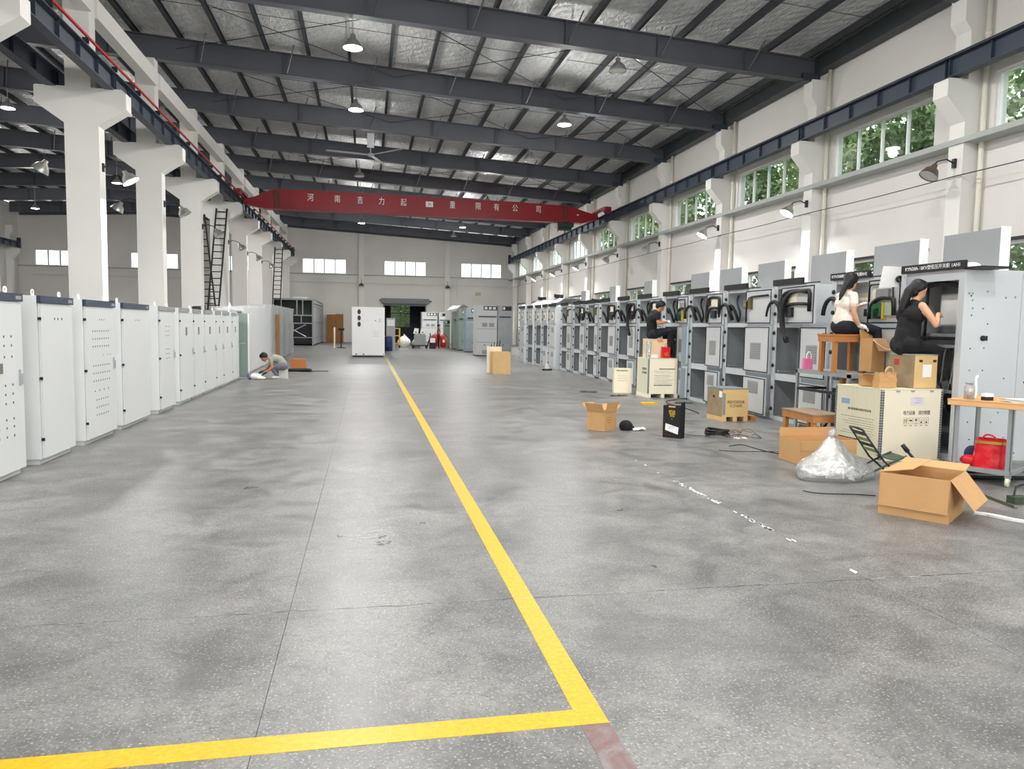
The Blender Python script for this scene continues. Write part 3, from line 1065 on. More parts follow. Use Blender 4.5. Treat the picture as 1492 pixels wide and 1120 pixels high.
# ================================================================== row of white control cabinets at the left
XF = -3.47
def control_cabinet(ya, yb, label, holes=(), header=M_NAVY, eyes=2, handle=True, side=M_CABW, hfrac=1.0, h=1.85, depth=0.62, win=None):
    W = yb - ya
    r = thing('control_cabinet', (XF, ya, 0), label, 'cabinet', 'white control cabinets along the left')
    mb = MB()
    mb.box(-depth, -0.03, 0, W, 0.06, h, side)
    mb.box(-depth + 0.02, -0.06, 0.02, W - 0.02, 0, 0.06, M_CABG)
    mb.build('body', r)
    dr = MB().box(-0.026, 0, 0.02, W - 0.02, 0.07, h - 0.085, M_DOORW).build('door', r)
    for z in (0.28, 0.95, 1.6):
        MB().box(-0.024, 0.008, 0.002, 0.014, z - 0.016, z + 0.016, M_DARK).build('hinge', dr)
    if handle:
        hb = MB().box(0, 0.008, W - 0.12, W - 0.085, 0.92, 1.08, M_GALV)
        hb.box(0.008, 0.03, W - 0.11, W - 0.095, 0.93, 1.04, M_GALV)
        hb.build('handle', dr)
    hd = MB().box(-0.03, 0.012, 0.0, W * hfrac, h - 0.08, h + 0.0, header).build('header_strip', r)
    MB().box(0.012, 0.014, W * hfrac - 0.16, W * hfrac - 0.04, h - 0.06, h - 0.025, M_LID).build('nameplate', hd)
    for i in range(eyes):
        y = 0.08 if i == 0 else W - 0.12
        mb = MB()
        ring = [(-0.1 + 0.0 * k, y + 0.03 * math.cos(k * PI / 5), h + 0.035 + 0.03 * math.sin(k * PI / 5)) for k in range(11)]
        mb.tube(ring, 0.008, M_WHITE, 6, False)
        mb.cyl((-0.1, y, h), (-0.1, y, h + 0.012), 0.018, M_WHITE, 8)
        mb.build('lifting_eye', r, True)
    if holes:
        mb = MB()
        for (fy, z, s) in holes:
            y = fy * W
            mb.box(0, 0.003, y - s, y + s, z - s * 1.2, z + s * 1.2, M_HOLE)
        mb.build('drilled_holes', dr)
    if win:
        MB().box(0, 0.004, win[0] * W, win[1] * W, win[2], win[3], M_INKG).build('label_plate', dr)
    return r

def grid(fys, zs, s=0.009):
    return [(f, z, s) for z in zs for f in fys]
f8 = [0.22 + 0.075 * i for i in range(8)]
control_cabinet(7.40, 8.43, 'nearest white control cabinet, cut off by the left edge of the picture',
                grid([0.3, 0.45, 0.6, 0.75], [1.42, 1.33, 1.22, 0.94, 0.85, 0.76, 0.6, 0.52, 0.43]), win=(0.42, 0.56, 1.06, 1.16))
control_cabinet(8.85, 9.76, 'white control cabinet with only three small holes near its top', [(0.42, 1.60, .011), (0.52, 1.60, .011), (0.64, 1.60, .011)], handle=False)
control_cabinet(10.16, 11.28, 'white control cabinet with many rows of drilled holes on the door',
                grid([0.45, 0.52, 0.6], [1.60], .008) + grid(f8, [1.45, 1.35, 1.25]) + grid([.55, .7, .8], [1.13], .006) + grid(f8, [1.0, 0.9, 0.8]) + grid([.25, .4, .55, .7], [.67]) + grid(f8[1:7], [0.55, 0.45, 0.35]))
control_cabinet(11.62, 12.92, 'white control cabinet with three faint holes, fourth from the left edge', [(0.45, 1.60, .008), (0.53, 1.60, .008), (0.6, 1.60, .008)], eyes=1, handle=False)
control_cabinet(13.58, 14.58, 'white control cabinet with two square blocks of small holes', grid([0.35, 0.43, 0.51, .59], [1.5, 1.42, 1.34, 1.1, 1.02, .94], .008), header=M_LID, eyes=2)
names = ['first', 'second', 'third', 'fourth', 'fifth', 'sixth']
ee = [14.98, 16.10, 17.14, 18.40, 19.30, 20.52, 21.60]
for i in range(6):
    control_cabinet(ee[i] + 0.02, ee[i + 1] - 0.05, '%s of six tightly packed plain white cabinets with grey tops' % names[i], header=M_LID, eyes=1 if i % 2 else 0, handle=True, hfrac=0.66, win=(0.38, 0.5, 1.32, 1.48))
# small carton riding on one of the packed cabinets, seen behind them
r = thing('small_motor', (-3.75, 17.7, 1.85), 'small dark coil of wire on top of the packed white cabinets', 'coil')
MB().tube([(0.09 * math.cos(k), 0.09 * math.sin(k), 0.03 + 0.004 * k) for k in range(14)], 0.018, M_DARK, 6).build('coil_loop', r, True)

# open cabinet at the end of the row with its door swung out
r = thing('open_cabinet', (-3.55, 21.72, 0), 'pale green cabinet with its door swung open beside the kneeling man', 'cabinet')
mb = MB()
mb.box(-0.6, 0, 0, 0.03, 0, 1.88, M_CABG).box(-0.6, 0, 0.87, 0.9, 0, 1.88, M_CABG).box(-0.6, -0.57, 0.03, 0.87, 0, 1.88, M_CABG)
mb.box(-0.6, 0, 0, 0.9, 1.88, 1.92, M_LID).box(-0.57, 0, 0.03, 0.87, 0, 0.05, M_CABG)
mb.build('body', r)
mb = MB()
mb.box(0.0, 0.32, -0.03, 0, 0.06, 1.84, M_GREEN)
dr = mb.build('door', r)
MB().box(0.29, 0.325, -0.04, 0.0, 0.06, 1.84, M_CABW).build('door_edge', dr)
MB().box(0.08, 0.22, -0.036, -0.03, 1.0, 1.02, M_GALV).build('door_stay', dr)
r = thing('spray_bottle', (-3.8, 22.1, 1.92), 'white bottle standing on top of the open green cabinet', 'bottle')
MB().lathe([(0, 0), (0.04, 0), (0.042, 0.14), (0.02, 0.18), (0.02, 0.2), (0, 0.2)], M_WHITE, 12).build('bottle_body', r, True)
MB().cyl((0, 0, 0.19), (0, 0, 0.22), 0.022, M_PAPER, 10).build('cap', r)

# ---- cabinets wrapped in film
def wrapped(ya, yb, h, x, label, inner, board=False, loose=False):
    r = thing('wrapped_cabinet', (x, ya, 0), label, 'cabinet', 'film wrapped cabinets at the left')
    W = yb - ya
    MB().box(-0.75, 0, 0.02, W - 0.02, 0.05, h, inner).build('body', r)
    q = random.Random(int(ya * 10))
    ny, nz = 10, 8
    vs, fs = [], []
    for j in range(nz + 1):
        for i in range(ny + 1):
            z = 0.03 + (h + 0.02) * j / nz
            vs.append((0.02 + q.uniform(0.0, 0.09 if loose else 0.03), W * i / ny, z))
    for j in range(nz):
        for i in range(ny):
            a = j * (ny + 1) + i
            fs.append((a, a + 1, a + ny + 2, a + ny + 1))
    mb = MB().add(vs, fs, M_FILM)
    k0 = [nz * (ny + 1) + i for i in range(ny + 1)]
    top = [vs[k] for k in k0] + [(-0.78, W * i / ny, h + 0.04) for i in range(ny + 1)]
    mb.add(top, [(i, i + 1, ny + 2 + i, ny + 1 + i) for i in range(ny)], M_FILM)
    nr = [vs[j * (ny + 1)] for j in range(nz + 1)] + [(-0.78, 0.0, vs[j * (ny + 1)][2]) for j in range(nz + 1)]
    mb.add(nr, [(j, nz + 1 + j, nz + 2 + j, j + 1) for j in range(nz)], M_FILM)
    mb.build('plastic_wrap', r, True)
    if board:
        MB().box(0.03, 0.10, W * 0.55, W * 0.95, 0.05, h * 0.86, M_PANEL).build('protection_board', r)
    return r
ys_ = [23.1, 24.9, 26.7, 28.5, 30.2]
for i in range(4):
    wrapped(ys_[i], ys_[i + 1] - 0.08, 2.0 + 0.05 * i, -3.62 - 0.03 * i, '%s pale cabinet wrapped in smooth film behind the kneeling man' % names[i], M_WHITE)
wrapped(30.4, 32.6, 2.25, -3.70, 'film wrapped cabinet with a brown board on its corner', M_BLUEG, board=True)
ys_ = [33.0, 35.2, 37.6, 40.4]
for i in range(3):
    wrapped(ys_[i], ys_[i + 1] - 0.1, 2.28, -3.85, '%s dark cabinet in loose shiny film beyond the brown board' % names[i], mat('dark_olive_goods', (96, 98, 84), .6), loose=True)

# ---- tall steel switchboard at the back left
r = thing('steel_switchboard', (-6.8, 54.0, 0), 'tall open-ended grey steel switchboard near the back wall', 'switchboard')
mb = MB()
mb.box(0.0, 0.1, 0, 11.5, 0, 3.25, M_LID).box(0, 3.1, 11.4, 11.5, 0, 3.25, M_CABI).box(0, 3.1, 0, 11.5, 3.25, 3.32, M_LID).box(0.1, 3.0, 1.4, 1.45, 2.2, 3.25, mat('dark_green_liner', (58, 76, 66), .6))
mb.box(0.1, 3.0, 1.5, 1.55, 0.1, 2.2, M_DARK)
mb.build('carcass', r)
for x0, x1, z0, z1 in ((0, 0.08, 0, 3.3), (3.02, 3.1, 0, 3.3), (0.08, 3.02, 3.2, 3.3), (0.08, 3.02, 2.1, 2.18), (0.08, 3.02, 1.55, 1.62), (0.08, 3.02, 0.55, 0.61), (1.95, 2.03, 2.18, 3.2), (2.35, 2.42, 2.18, 3.2), (0.9, 0.97, 2.18, 3.2), (2.25, 2.31, 1.62, 2.1)):
    MB().box(x0, x1, -0.05, 0.02, z0, z1, M_LID).build('frame_bar', r)
for a, b in (((1.0, 0.65), (2.6, 1.5)), ((1.0, 1.5), (2.6, 0.65))):
    MB().tube([(a[0], 0.0, a[1]), (b[0], 0.0, b[1])], 0.04, M_GALV, 5).build('brace', r)
y = 0.0
for i in range(6):
    p = MB().box(3.1, 3.14, y + 0.03, y + 1.85, 0.1, 2.95, M_LID).build('side_panel', r)
    MB().box(3.1, 3.16, y + 0.1, y + 1.8, 3.0, 3.2, M_CABI).build('top_panel', p)
    for z in (0.5, 1.6, 2.7):
        MB().box(3.14, 3.16, y + 0.12, y + 0.2, z, z + 0.09, M_DARK).build('latch', p)
    y += 1.91
MB().box(1.5, 2.5, 2, 4, 3.32, 3.5, M_CABG).build('roof_box', r)

# ---- brown boards against the back wall
r = thing('board_stack', (-3.35, 65.3, 0.0), 'pair of brown wooden boards standing against the back wall', 'board')
MB().box(0, 0.68, 0, 0.1, 0.0, 2.38, M_PANEL).build('board', r)
MB().box(0.70, 1.38, 0, 0.1, 0.0, 2.42, M_PANEL).build('board', r)
MB().box(-0.05, 0.7, -0.02, 0.12, 2.38, 2.44, M_CREAM).build('top_batten', r)
r = thing('pole_stand', (-1.65, 50.0, 0), 'thin black pole stand in front of the brown boards', 'stand')
MB().lathe([(0, 0), (0.3, 0), (0.3, 0.03), (0.05, 0.05), (0, 0.05)], M_BLACK, 14).build('base', r, True)
MB().cyl((0, 0, 0.04), (0, 0, 1.3), 0.04, M_BLACK, 8).build('pole', r)
MB().box(-0.2, 0.2, -0.03, 0.03, 1.15, 1.3, M_BLACK).build('crossbar', r)
r = thing('white_post', (-2.1, 50.5, 0), 'slim cream post standing beside the black pole stand', 'post')
MB().box(-0.05, 0.05, -0.05, 0.05, 0.0, 1.35, M_CREAM).build('post_shaft', r)
MB().box(-0.09, 0.09, -0.09, 0.09, 0, 0.04, M_CREAM).build('foot', r)

# ---- bright white unit in the middle of the hall
r = thing('white_enclosure', (-0.70, 36.55, 0), 'large bright white metal enclosure with three oval openings', 'enclosure')
mb = MB()
mb.box(0, 1.56, 0.02, 1.6, 0.08, 2.42, M_WHITE).box(0.05, 1.5, 0.06, 1.5, 0, 0.08, M_DARK)
mb.build('body', r)
MB().box(0.02, 0.86, 0.0, 0.02, 0.1, 2.40, M_WHITE).build('front_panel', r)
MB().box(0.88, 1.54, 0.0, 0.02, 0.1, 2.40, M_WHITE).build('front_panel', r)
for z in (1.59, 1.89, 2.19):
    mb = MB()
    mb.xf = Matrix.Translation((0.34, 0, z)) @ Matrix.Rotation(PI / 2, 4, 'X')
    mb.prism([(0.07 * math.cos(a * PI / 10), 0.115 * math.sin(a * PI / 10)) for a in range(20)], 0.012, M_DARK, 'z', 0.0)
    o = mb.build('oval_opening', r)
    mb = MB()
    mb.xf = Matrix.Translation((0.34, -0.004, z)) @ Matrix.Rotation(PI / 2, 4, 'X')
    mb.tube([(0.07 * math.cos(a * PI / 10), 0.115 * math.sin(a * PI / 10), 0.008) for a in range(21)], 0.009, mat('brick_red_gasket', (128, 60, 48), .6), 5, False)
    mb.build('gasket', o)
mb = MB()
for x, z, s in ((1.12, 1.78, .022), (1.32, 1.84, .016), (1.32, 1.74, .02), (1.22, 1.70, .008), (1.45, 1.86, .008), (1.3, 2.1, .006), (0.2, 0.14, .03), (0.55, 0.14, .03), (1.5, 0.14, .02)):
    mb.box(x - s, x + s, -0.004, 0, z - s, z + s, M_DARK)
for i in range(3):
    mb.box(1.0, 1.3, -0.003, 0, 1.02 + i * 0.1, 1.03 + i * 0.1, M_LEDGE)
mb.build('drilled_holes', r)
for i in range(4):
    rr_ = thing('grey_panel', (-0.62 + 0.02 * i, 38.5 + i * 1.9, 0), '%s grey metal cabinet in the line behind the white enclosure' % names[i], 'cabinet', 'grey cabinets behind the white enclosure')
    MB().box(0, 1.45, 0, 1.75, 0.06, 2.3, M_LID).box(0.03, 1.42, 0.03, 1.72, 0, 0.06, M_DARK).build('body', rr_)
    MB().box(-0.03, 0, 0.05, 1.7, 0.1, 2.25, mat('mesh_grey', (84, 88, 92), .5)).build('door', rr_)
    for z in (0.5, 1.2, 1.9):
        MB().box(-0.05, -0.03, 0.15, 0.22, z, z + .12, M_DARK).build('latch', rr_)
r = thing('blue_drum', (1.25, 45.2, 0), 'dark blue plastic drum behind the white enclosure', 'drum')
MB().lathe([(0, 0), (.27, 0), (.29, .25), (.29, .65), (.27, .88), (.25, .9), (0, .9)], mat('blue_drum_plastic', (28, 40, 84), .4), 18).build('drum_body', r, True)
MB().lathe([(.295, .28), (.305, .30), (.295, .32)], MATS['blue_drum_plastic'], 18).build('hoop', r, True)

# ================================================================== switchgear row along the right
SX = 7.22
BANDS = [(0.07, 0.72), (0.84, 1.66), (1.74, 2.33)]        # lower, middle, upper compartment
SIGNS = {0: ('KYN28A-12', '10KV型低压开关柜', '1AH1'), 1: ('KYN28A-12', '10KV型低压开关柜', '1AH2')}

def unit_body(r, w, dep=1.3, post=True):
    mb = MB()
    t = 0.03
    mb.box(0, dep, 0, t, 0, 2.4, M_CABS)
    mb.box(0, dep, w - t, w, 0, 2.4, M_CABS)
    mb.box(dep - t, dep, t, w - t, 0, 2.4, M_CABI)
    mb.box(0, dep, t, w - t, 2.34, 2.4, M_CABS)
    mb.box(0, dep - t, t, w - t, 0.0, 0.07, M_CABS)
    for z0, z1 in ((0.72, 0.84), (1.66, 1.74)):
        mb.box(0, dep - t, t, w - t, z0, z1, M_CABS)
    mb.box(0.45, 0.47, t, w - t, 0.84, 1.66, M_CABI)
    for z0, z1 in BANDS[:2]:
        mb.box(0.02, 0.46, t, t + 0.004, z0, z1, M_CABI).box(0.02, 0.46, w - t - 0.004, w - t, z0, z1, M_CABI).box(0.02, 0.46, t, w - t, z0, z0 + 0.004, M_CABI)
    mb.box(0.30, 0.32, t, w - t, 1.74, 2.34, mat('pale_mounting_plate', (196, 200, 196), .5))
    mb.box(0.5, 0.52, t, w - t, 0.07, 0.72, M_CABI)
    mb.build('body', r)
    if post:
        p = MB().box(-0.02, 0.0, w - 0.10, w, 0.02, 2.38, M_CABS).build('latch_post', r)
        first = None
        for z in (0.2, 0.58, 0.98, 1.28, 1.56, 1.9, 2.22):
            if first is None:
                mb = MB()
                mb.tube([(0, 0, 0), (-0.02, 0, 0), (-0.02, 0, 0), (-0.035, 0, 0)], [.034, .034, .02, .016], M_BLACK, 10)
                first = mb.build('latch', p, True, (-0.02, w - 0.05, z))
            else:
                inst(first, p, (-0.02, w - 0.05, z))

def gasketed_door(r, name, L, z0, z1, ang, face=M_CABG):
    """opened door hanging from the hinge at y=0, its inside turned to the aisle"""
    d = MB()
    d.box(-0.035, 0, -L, -0.015, z0, z1, M_CABS)
    d.box(-0.038, -0.035, -L + 0.05, -0.065, z0 + 0.05, z1 - 0.05, face)
    o = d.build(name, r, False, (-0.03, 0, 0), ang)
    g = MB()
    a, b, c, e = -L + 0.02, -0.04, z0 + 0.02, z1 - 0.02
    for (p, q) in (((a, c), (b, c)), ((b, c), (b, e)), ((b, e), (a, e)), ((a, e), (a, c))):
        g.box(-0.044, -0.035, min(p[0], q[0]) - 0.008, max(p[0], q[0]) + 0.008, min(p[1], q[1]) - 0.008, max(p[1], q[1]) + 0.008, M_BLACK)
    g.build('gasket', o)
    return o

def vent(o, y0, y1, z0, z1):
    mb = MB()
    n = 7
    for i in range(n):
        z = z0 + (z1 - z0) * i / n
        mb.box(-0.046, -0.038, y0, y1, z, z + (z1 - z0) / n * 0.62, M_LID)
    mb.box(-0.040, -0.038, y0 - 0.015, y1 + 0.015, z0 - 0.015, z1 + 0.015, M_GALV)
    mb.build('vent', o)

def bez(p0, p1, p2, p3, n=10):
    out = []
    for i in range(n + 1):
        t = i / n
        out.append(tuple((1 - t) ** 3 * a + 3 * (1 - t) ** 2 * t * b + 3 * (1 - t) * t * t * c + t ** 3 * d_ for a, b, c, d_ in zip(p0, p1, p2, p3)))
    return out

def wiring(o, L, kind, z0, z1):
    x = -0.075
    h = z1 - z0
    m = MB()
    if kind in (0, 1):
        m.tube(bez((x, -0.10, z0 + 0.08), (x, -0.10, z1 + 0.02), (x, -0.2, z1 - 0.04), (x, -L + 0.12, z1 - 0.07)) + [(x, -L + 0.09, z1 - 0.12), (x, -L + 0.09, z0 + 0.18)], 0.03, M_BLACK, 7)
        m.tube(bez((x, -0.12, z0 + 0.02), (x, -0.16, z0 + 0.34), (x, -0.3, z0 + 0.34), (x, -L + 0.12, z0 + 0.30)), 0.026, M_BLACK, 7)
    if kind == 1:
        q = random.Random(5)
        for i in range(16):
            dy, dz = q.uniform(-.05, .05), q.uniform(-.05, .05)
            xx = x - .012 * (i % 4)
            p1 = bez((xx, -L + .16, z1 - .10 + dz * .4), (xx, -.62, z1 - .02 + dz * .4), (xx - .02, -.34 + dy, z1 - .08), (xx - .02, -.27 + dy, z0 + .26), 8)
            p2 = bez((xx - .02, -.27 + dy, z0 + .26), (xx - .03, -.22 + dy, z0 + .02), (xx - .04, -.34 + dy, z0 - .16), (xx - .05, -.52 + dy, z0 - .30 + dz), 8)
            m.tube(p1 + p2[1:], 0.0115, M_BLACK, 5)
    if kind == 2:
        m.tube(bez((x, -0.14, z0 + 0.02), (x, -0.12, z0 + 0.25), (x, -0.1, z1 - 0.1), (x, -0.35, z1 - 0.1)) + [(x, -L + 0.06, z1 - 0.09)], 0.018, M_BLACK, 6)
    if kind == 3:
        m.tube(bez((x, -0.12, z0 + 0.05), (x, -0.10, z0 + 0.36), (x, -0.35, z0 + 0.37), (x, -L + 0.1, z0 + 0.33)) + [(x, -L + 0.07, z0 + 0.1)], 0.03, M_BLACK, 7)
        m.tube([(x, -0.1, z0 + .3), (x, -0.1, z1 - .08), (x, -0.14, z1 - .05), (x, -L + .12, z1 - .05), (x, -L + .08, z0 + .1)], 0.014, M_BLACK, 6)
    m.build('cable_bundle', o, True)
    dv = [(-0.22, -0.12, z1 - 0.22, z1 - 0.12, M_DARK), (-0.62, -0.30, z1 - 0.26, z1 - 0.10, M_CREAM)] if kind < 2 else [(-0.30, -0.20, z0 + 0.26, z0 + 0.48, mat('olive_relay', (96, 92, 44), .5))]
    if kind == 3:
        dv = [(-0.40, -0.18, z0 + .08, z0 + .27, M_PCB), (-0.60, -0.46, z0 + .10, z0 + .28, mat('pale_green_terminal', (172, 196, 160), .5)), (-.20, -.12, z1 - .26, z1 - .14, M_CREAM), (-.52, -.26, z1 - .27, z1 - .12, M_LID), (-.44, -.40, z0 + .05, z0 + .28, M_YELLOW), (-.34, -.22, z0 + .06, z0 + .20, M_DARK)]
    elif kind < 2:
        dv.append((-0.52, -0.32, z0 + 0.10, z0 + 0.26, M_DARK))
        dv.append((-0.42, -0.36, z0 + 0.16, z0 + 0.24, M_PCB))
    for y0, y1, a, b, mm in dv:
        if y0 > -L + 0.06:
            MB().box(-0.09 if mm is not M_CREAM else -0.06, -0.038, y0, y1, a, b, mm).build('relay', o)

def interior(r, w, kind, arch=True):
    mb = MB()
    mb.box(0.24, 0.30, 0.10, 0.16, 1.80, 2.26, M_WHITE)
    mb.box(0.26, 0.30, 0.22, w - 0.2, 2.05, 2.2, M_CREAM)
    mb.box(0.2, 0.30, 0.3, 0.42, 1.84, 1.95, M_DARK)
    mb.tube(bez((0.2, w - 0.15, 2.3), (0.1, w - 0.1, 2.1), (0.2, w - 0.4, 2.0), (0.15, w - 0.25, 1.76)), 0.02, mat('blue_wire', (44, 66, 110), .5) if kind == 2 else M_BLACK, 6)
    mb.tube(bez((0.1, w - 0.05, 2.0), (-0.02, w - 0.1, 2.15), (-0.02, w - 0.35, 2.15), (0.1, w - 0.35, 1.77)), 0.028, M_BLACK, 7)
    mb.build('wiring', r, True)
    if arch:
      MB().tube(bez((-0.07, w + 0.14, 1.86), (-0.08, w + 0.10, 2.16), (-0.07, w - 0.16, 2.20), (-0.03, w - 0.20, 1.98)) + [(0.04, w - 0.22, 1.80)], 0.034, M_BLACK, 8).build('cable_arch', r, True)
    MB().box(0.02, 0.42, 0.06, 0.10, 0.86, 0.90, M_GALV).build('truck_rail', r)
    MB().box(0.02, 0.42, w - 0.16, w - 0.12, 0.86, 0.90, M_GALV).build('truck_rail', r)

def header_sign(r, w, text=None, y0=None):
    y0 = 0.02 if y0 is None else y0
    o = MB().box(-0.05, 0.0, y0, w + 0.02, 2.40, 2.505, M_BLACK).build('header_sign', r)
    if text:
        for tx, f in zip(text, (0.80, 0.46, 0.12)):
            text_mesh(tx, 0.064, M_WHITE, 'sign_lettering', o, (-0.052, y0 + (w - y0) * f, 2.452), rz=-PI / 2, depth=0.001)
    return o

def top_flap(r, w, y0=-0.1):
    mb = MB()
    mb.box(0.66, 0.68, y0, y0 + w, 2.40, 2.95, M_LID)
    o = mb.build('relief_flap', r)
    MB().box(0.66, 0.80, y0 - 0.012, y0 - 0.0, 2.40, 2.97, M_WHITE).build('flap_edge', o)
    return o

posts = [10.52, 12.20, 14.06, 15.72, 17.25, 18.98, 20.62, 22.32, 23.72, 25.36, 27.05]
labs = ['switchgear cabinet with lettered header behind the seated woman in the cream shirt',
        'switchgear cabinet whose upper door carries a big loop of black cables',
        'switchgear cabinet with a small olive relay on its open upper door',
        'switchgear cabinet behind the plywood case, green boards on its upper door',
        'switchgear cabinet standing just right of the man seated on the crate',
        'switchgear cabinet partly hidden behind the man seated on the crate',
        'sixth switchgear cabinet from the seated women, left of the seated man',
        'seventh switchgear cabinet from the seated women',
        'eighth switchgear cabinet from the seated women',
        'ninth switchgear cabinet from the seated women',
        'tenth and farthest open switchgear cabinet of the near row']
kinds = [3, 1, 2, 0, 3, 0, 1, 0, 2, 0, 2]
GRP = 'switchgear cabinets along the right wall'
# --- the near end cabinet, with its big side panels
r = thing('switchgear_cabinet', (SX, 7.90, 0), 'nearest switchgear cabinet with tall silver side panels, opened by the woman in black', 'cabinet', GRP)
W0 = 1.02
mb = MB()
mb.box(0, 1.75, W0 - .03, W0, 0, 2.4, M_CABS).box(1.72, 1.75, .03, W0 - .03, 0, 2.4, M_CABI).box(0, 1.75, 0.03, W0 - .03, 2.34, 2.4, M_CABS).box(0, 1.72, .03, W0 - .03, 0, .07, M_CABS)
mb.box(0, .05, .03, .10, 0.07, 2.34, M_CABS).box(0, .05, W0 - .12, W0 - .03, .07, 2.34, M_CABS).box(0, .05, .10, W0 - .12, 2.27, 2.34, M_CABS)
mb.box(.55, .57, .03, W0 - .03, .07, 2.34, M_CABI).box(.05, .55, .03, W0 - .03, 1.42, 1.46, M_CABI).box(.05, .55, .03, W0 - .03, .84, .88, M_CABI)
mb.build('body', r)
for i, (x0, x1) in enumerate(((0, 0.83), (0.835, 1.75))):
    p = MB().box(x0, x1, 0, 0.03, 0.0, 2.39, M_CABS).build('side_panel', r)
    q = random.Random(9 + i)
    bolt = None
    for (bx, bz) in [(.07, 2.1), (.12, 2.1), (.12, 2.02), (.13, 1.92), (.12, 1.83), (.33, 2.13), (.28, 1.92), (.36, 1.73), (.6, 2.06), (.74, 2.07), (.13, 1.42), (.33, 1.43), (.14, 1.15), (.33, 1.15), (.1, 1.0), (.65, 1.05), (.28, .72), (.36, .72), (.42, .7), (.5, .5), (.16, .5), (.6, .62), (.2, .28), (.7, .3)]:
        if i == 0 and bx > .8: continue
        X = x0 + bx + (0.02 if i else 0)
        if bolt is None:
            bolt = MB().tube([(0, 0, 0), (0, -0.006, 0), (0, -0.009, 0)], [.013, .013, .007], M_DARK if i == 1 else M_GALV, 8).build('bolt', p, True, (X, 0, bz))
            bolt2 = MB().tube([(0, 0, 0), (0, -0.004, 0)], .009, M_DARK, 8).build('bolt', p, True, (X + .03, 0, bz - .03))
        else:
            inst(bolt if q.random() < .6 else bolt2, p, (X, 0, bz))
    if i == 0:
        MB().tube([(.30, 0, 1.55), (.30, -0.02, 1.55), (.30, -0.03, 1.55)], [.034, .034, .026], M_BLACK, 14).build('cable_port', p, True)
        MB().box(.345, .365, -0.012, 0, 1.52, 1.58, M_BLACK).build('latch', p)
header_sign(r, W0 + 0.02, SIGNS[0], -0.02)
top_flap(r, 0.94, 0.20)
MB().box(0.0, 0.4, -0.25, 0.05, 2.395, 2.42, M_DARK).build('top_strip', r)
mb = MB()
mb.tube([(.12, .14, 2.2), (.12, .5, 2.26), (.12, .9, 2.2)], .03, M_DARK, 7)
mb.tube([(.15, .78, 2.2), (.15, .8, 1.5)], .018, M_BLACK, 6)
mb.box(.1, .2, .12, .2, 2.08, 2.2, M_BLACK).box(.2, .5, .15, .85, 1.46, 1.60, M_CABI).box(.12, .3, .12, .9, 1.52, 1.56, M_DARK)
for i in range(6):
    q = random.Random(i)
    mb.tube(bez((.1, .15 + i * .1, 1.42), (.02, .2 + i * .08, 1.2), (.1, .1 + i * .1, .9), (.15, .2 + q.uniform(0, .5), .6)), .012, M_BLACK if i % 2 else M_LID, 5)
mb.build('wiring', r, True)
MB().box(.3, .32, .2, .72, 1.7, 2.12, M_CABG).box(.28, .3, .25, .68, 1.72, 2.1, M_WHITE).build('hanging_cloth', r)
# --- the open row
for k, (yp, lab, kd) in enumerate(zip(posts, labs, kinds)):
    prev = posts[k - 1] if k else 8.92
    w = 0.90
    yh = yp - w
    L = yh - prev + 0.01
    r = thing('switchgear_cabinet', (SX, yh, 0), lab, 'cabinet', GRP)
    unit_body(r, w)
    a = -0.015
    if k == 1:
        LU = 1.20
        o = gasketed_door(r, 'upper_door', LU, BANDS[2][0] - 0.02, BANDS[2][1] + 0.03, -0.10, M_CREAM if False else M_CABG)
        o.location.y = 0.62
    else:
        LU = L
        o = gasketed_door(r, 'upper_door', L, BANDS[2][0] - 0.02, BANDS[2][1] + 0.03, a)
    wiring(o, LU, kd, BANDS[2][0], BANDS[2][1])
    o = gasketed_door(r, 'middle_door', L, BANDS[1][0] - 0.02, BANDS[1][1] + 0.02, a - 0.015)
    vent(o, -L * 0.68, -L * 0.30, 1.08, 1.36)
    o = gasketed_door(r, 'lower_door', L, BANDS[0][0] - 0.02, BANDS[0][1] + 0.02, a - (0.06 if k in (2, 3) else 0.02))
    vent(o, -L * 0.70, -L * 0.28, 0.44, 0.64)
    interior(r, w, kd, k in (0, 1, 2, 3, 5, 6, 8))
    header_sign(r, w, SIGNS.get(k + 1) if k == 0 else None)
    if k < 5:
        top_flap(r, 0.98, -0.12)
    elif k % 2 == 0:
        top_flap(r, 0.6, 0.05)
    if k < 6:
        MB().box(-0.02, 0.02, -0.4, 0.02, 2.40, 2.415, M_BLACK).build('top_strip', r)
# half-open outer door beside the seated man
r = thing('cabinet_door', (7.20, 15.74, 0), 'blue-grey cabinet door standing at right angles beside the seated man', 'door')
MB().box(-0.17, 0.0, -0.02, 0.02, 0.03, 1.66, M_BLUEG).build('door_panel', r)
MB().box(-0.15, -0.02, -0.03, -0.02, 0.72, 0.76, M_CABS).build('stiffener', r)
for z in (0.3, 1.0, 1.5):
    MB().box(0.0, 0.03, -0.03, 0.03, z, z + .06, M_BLACK).build('hinge', r)

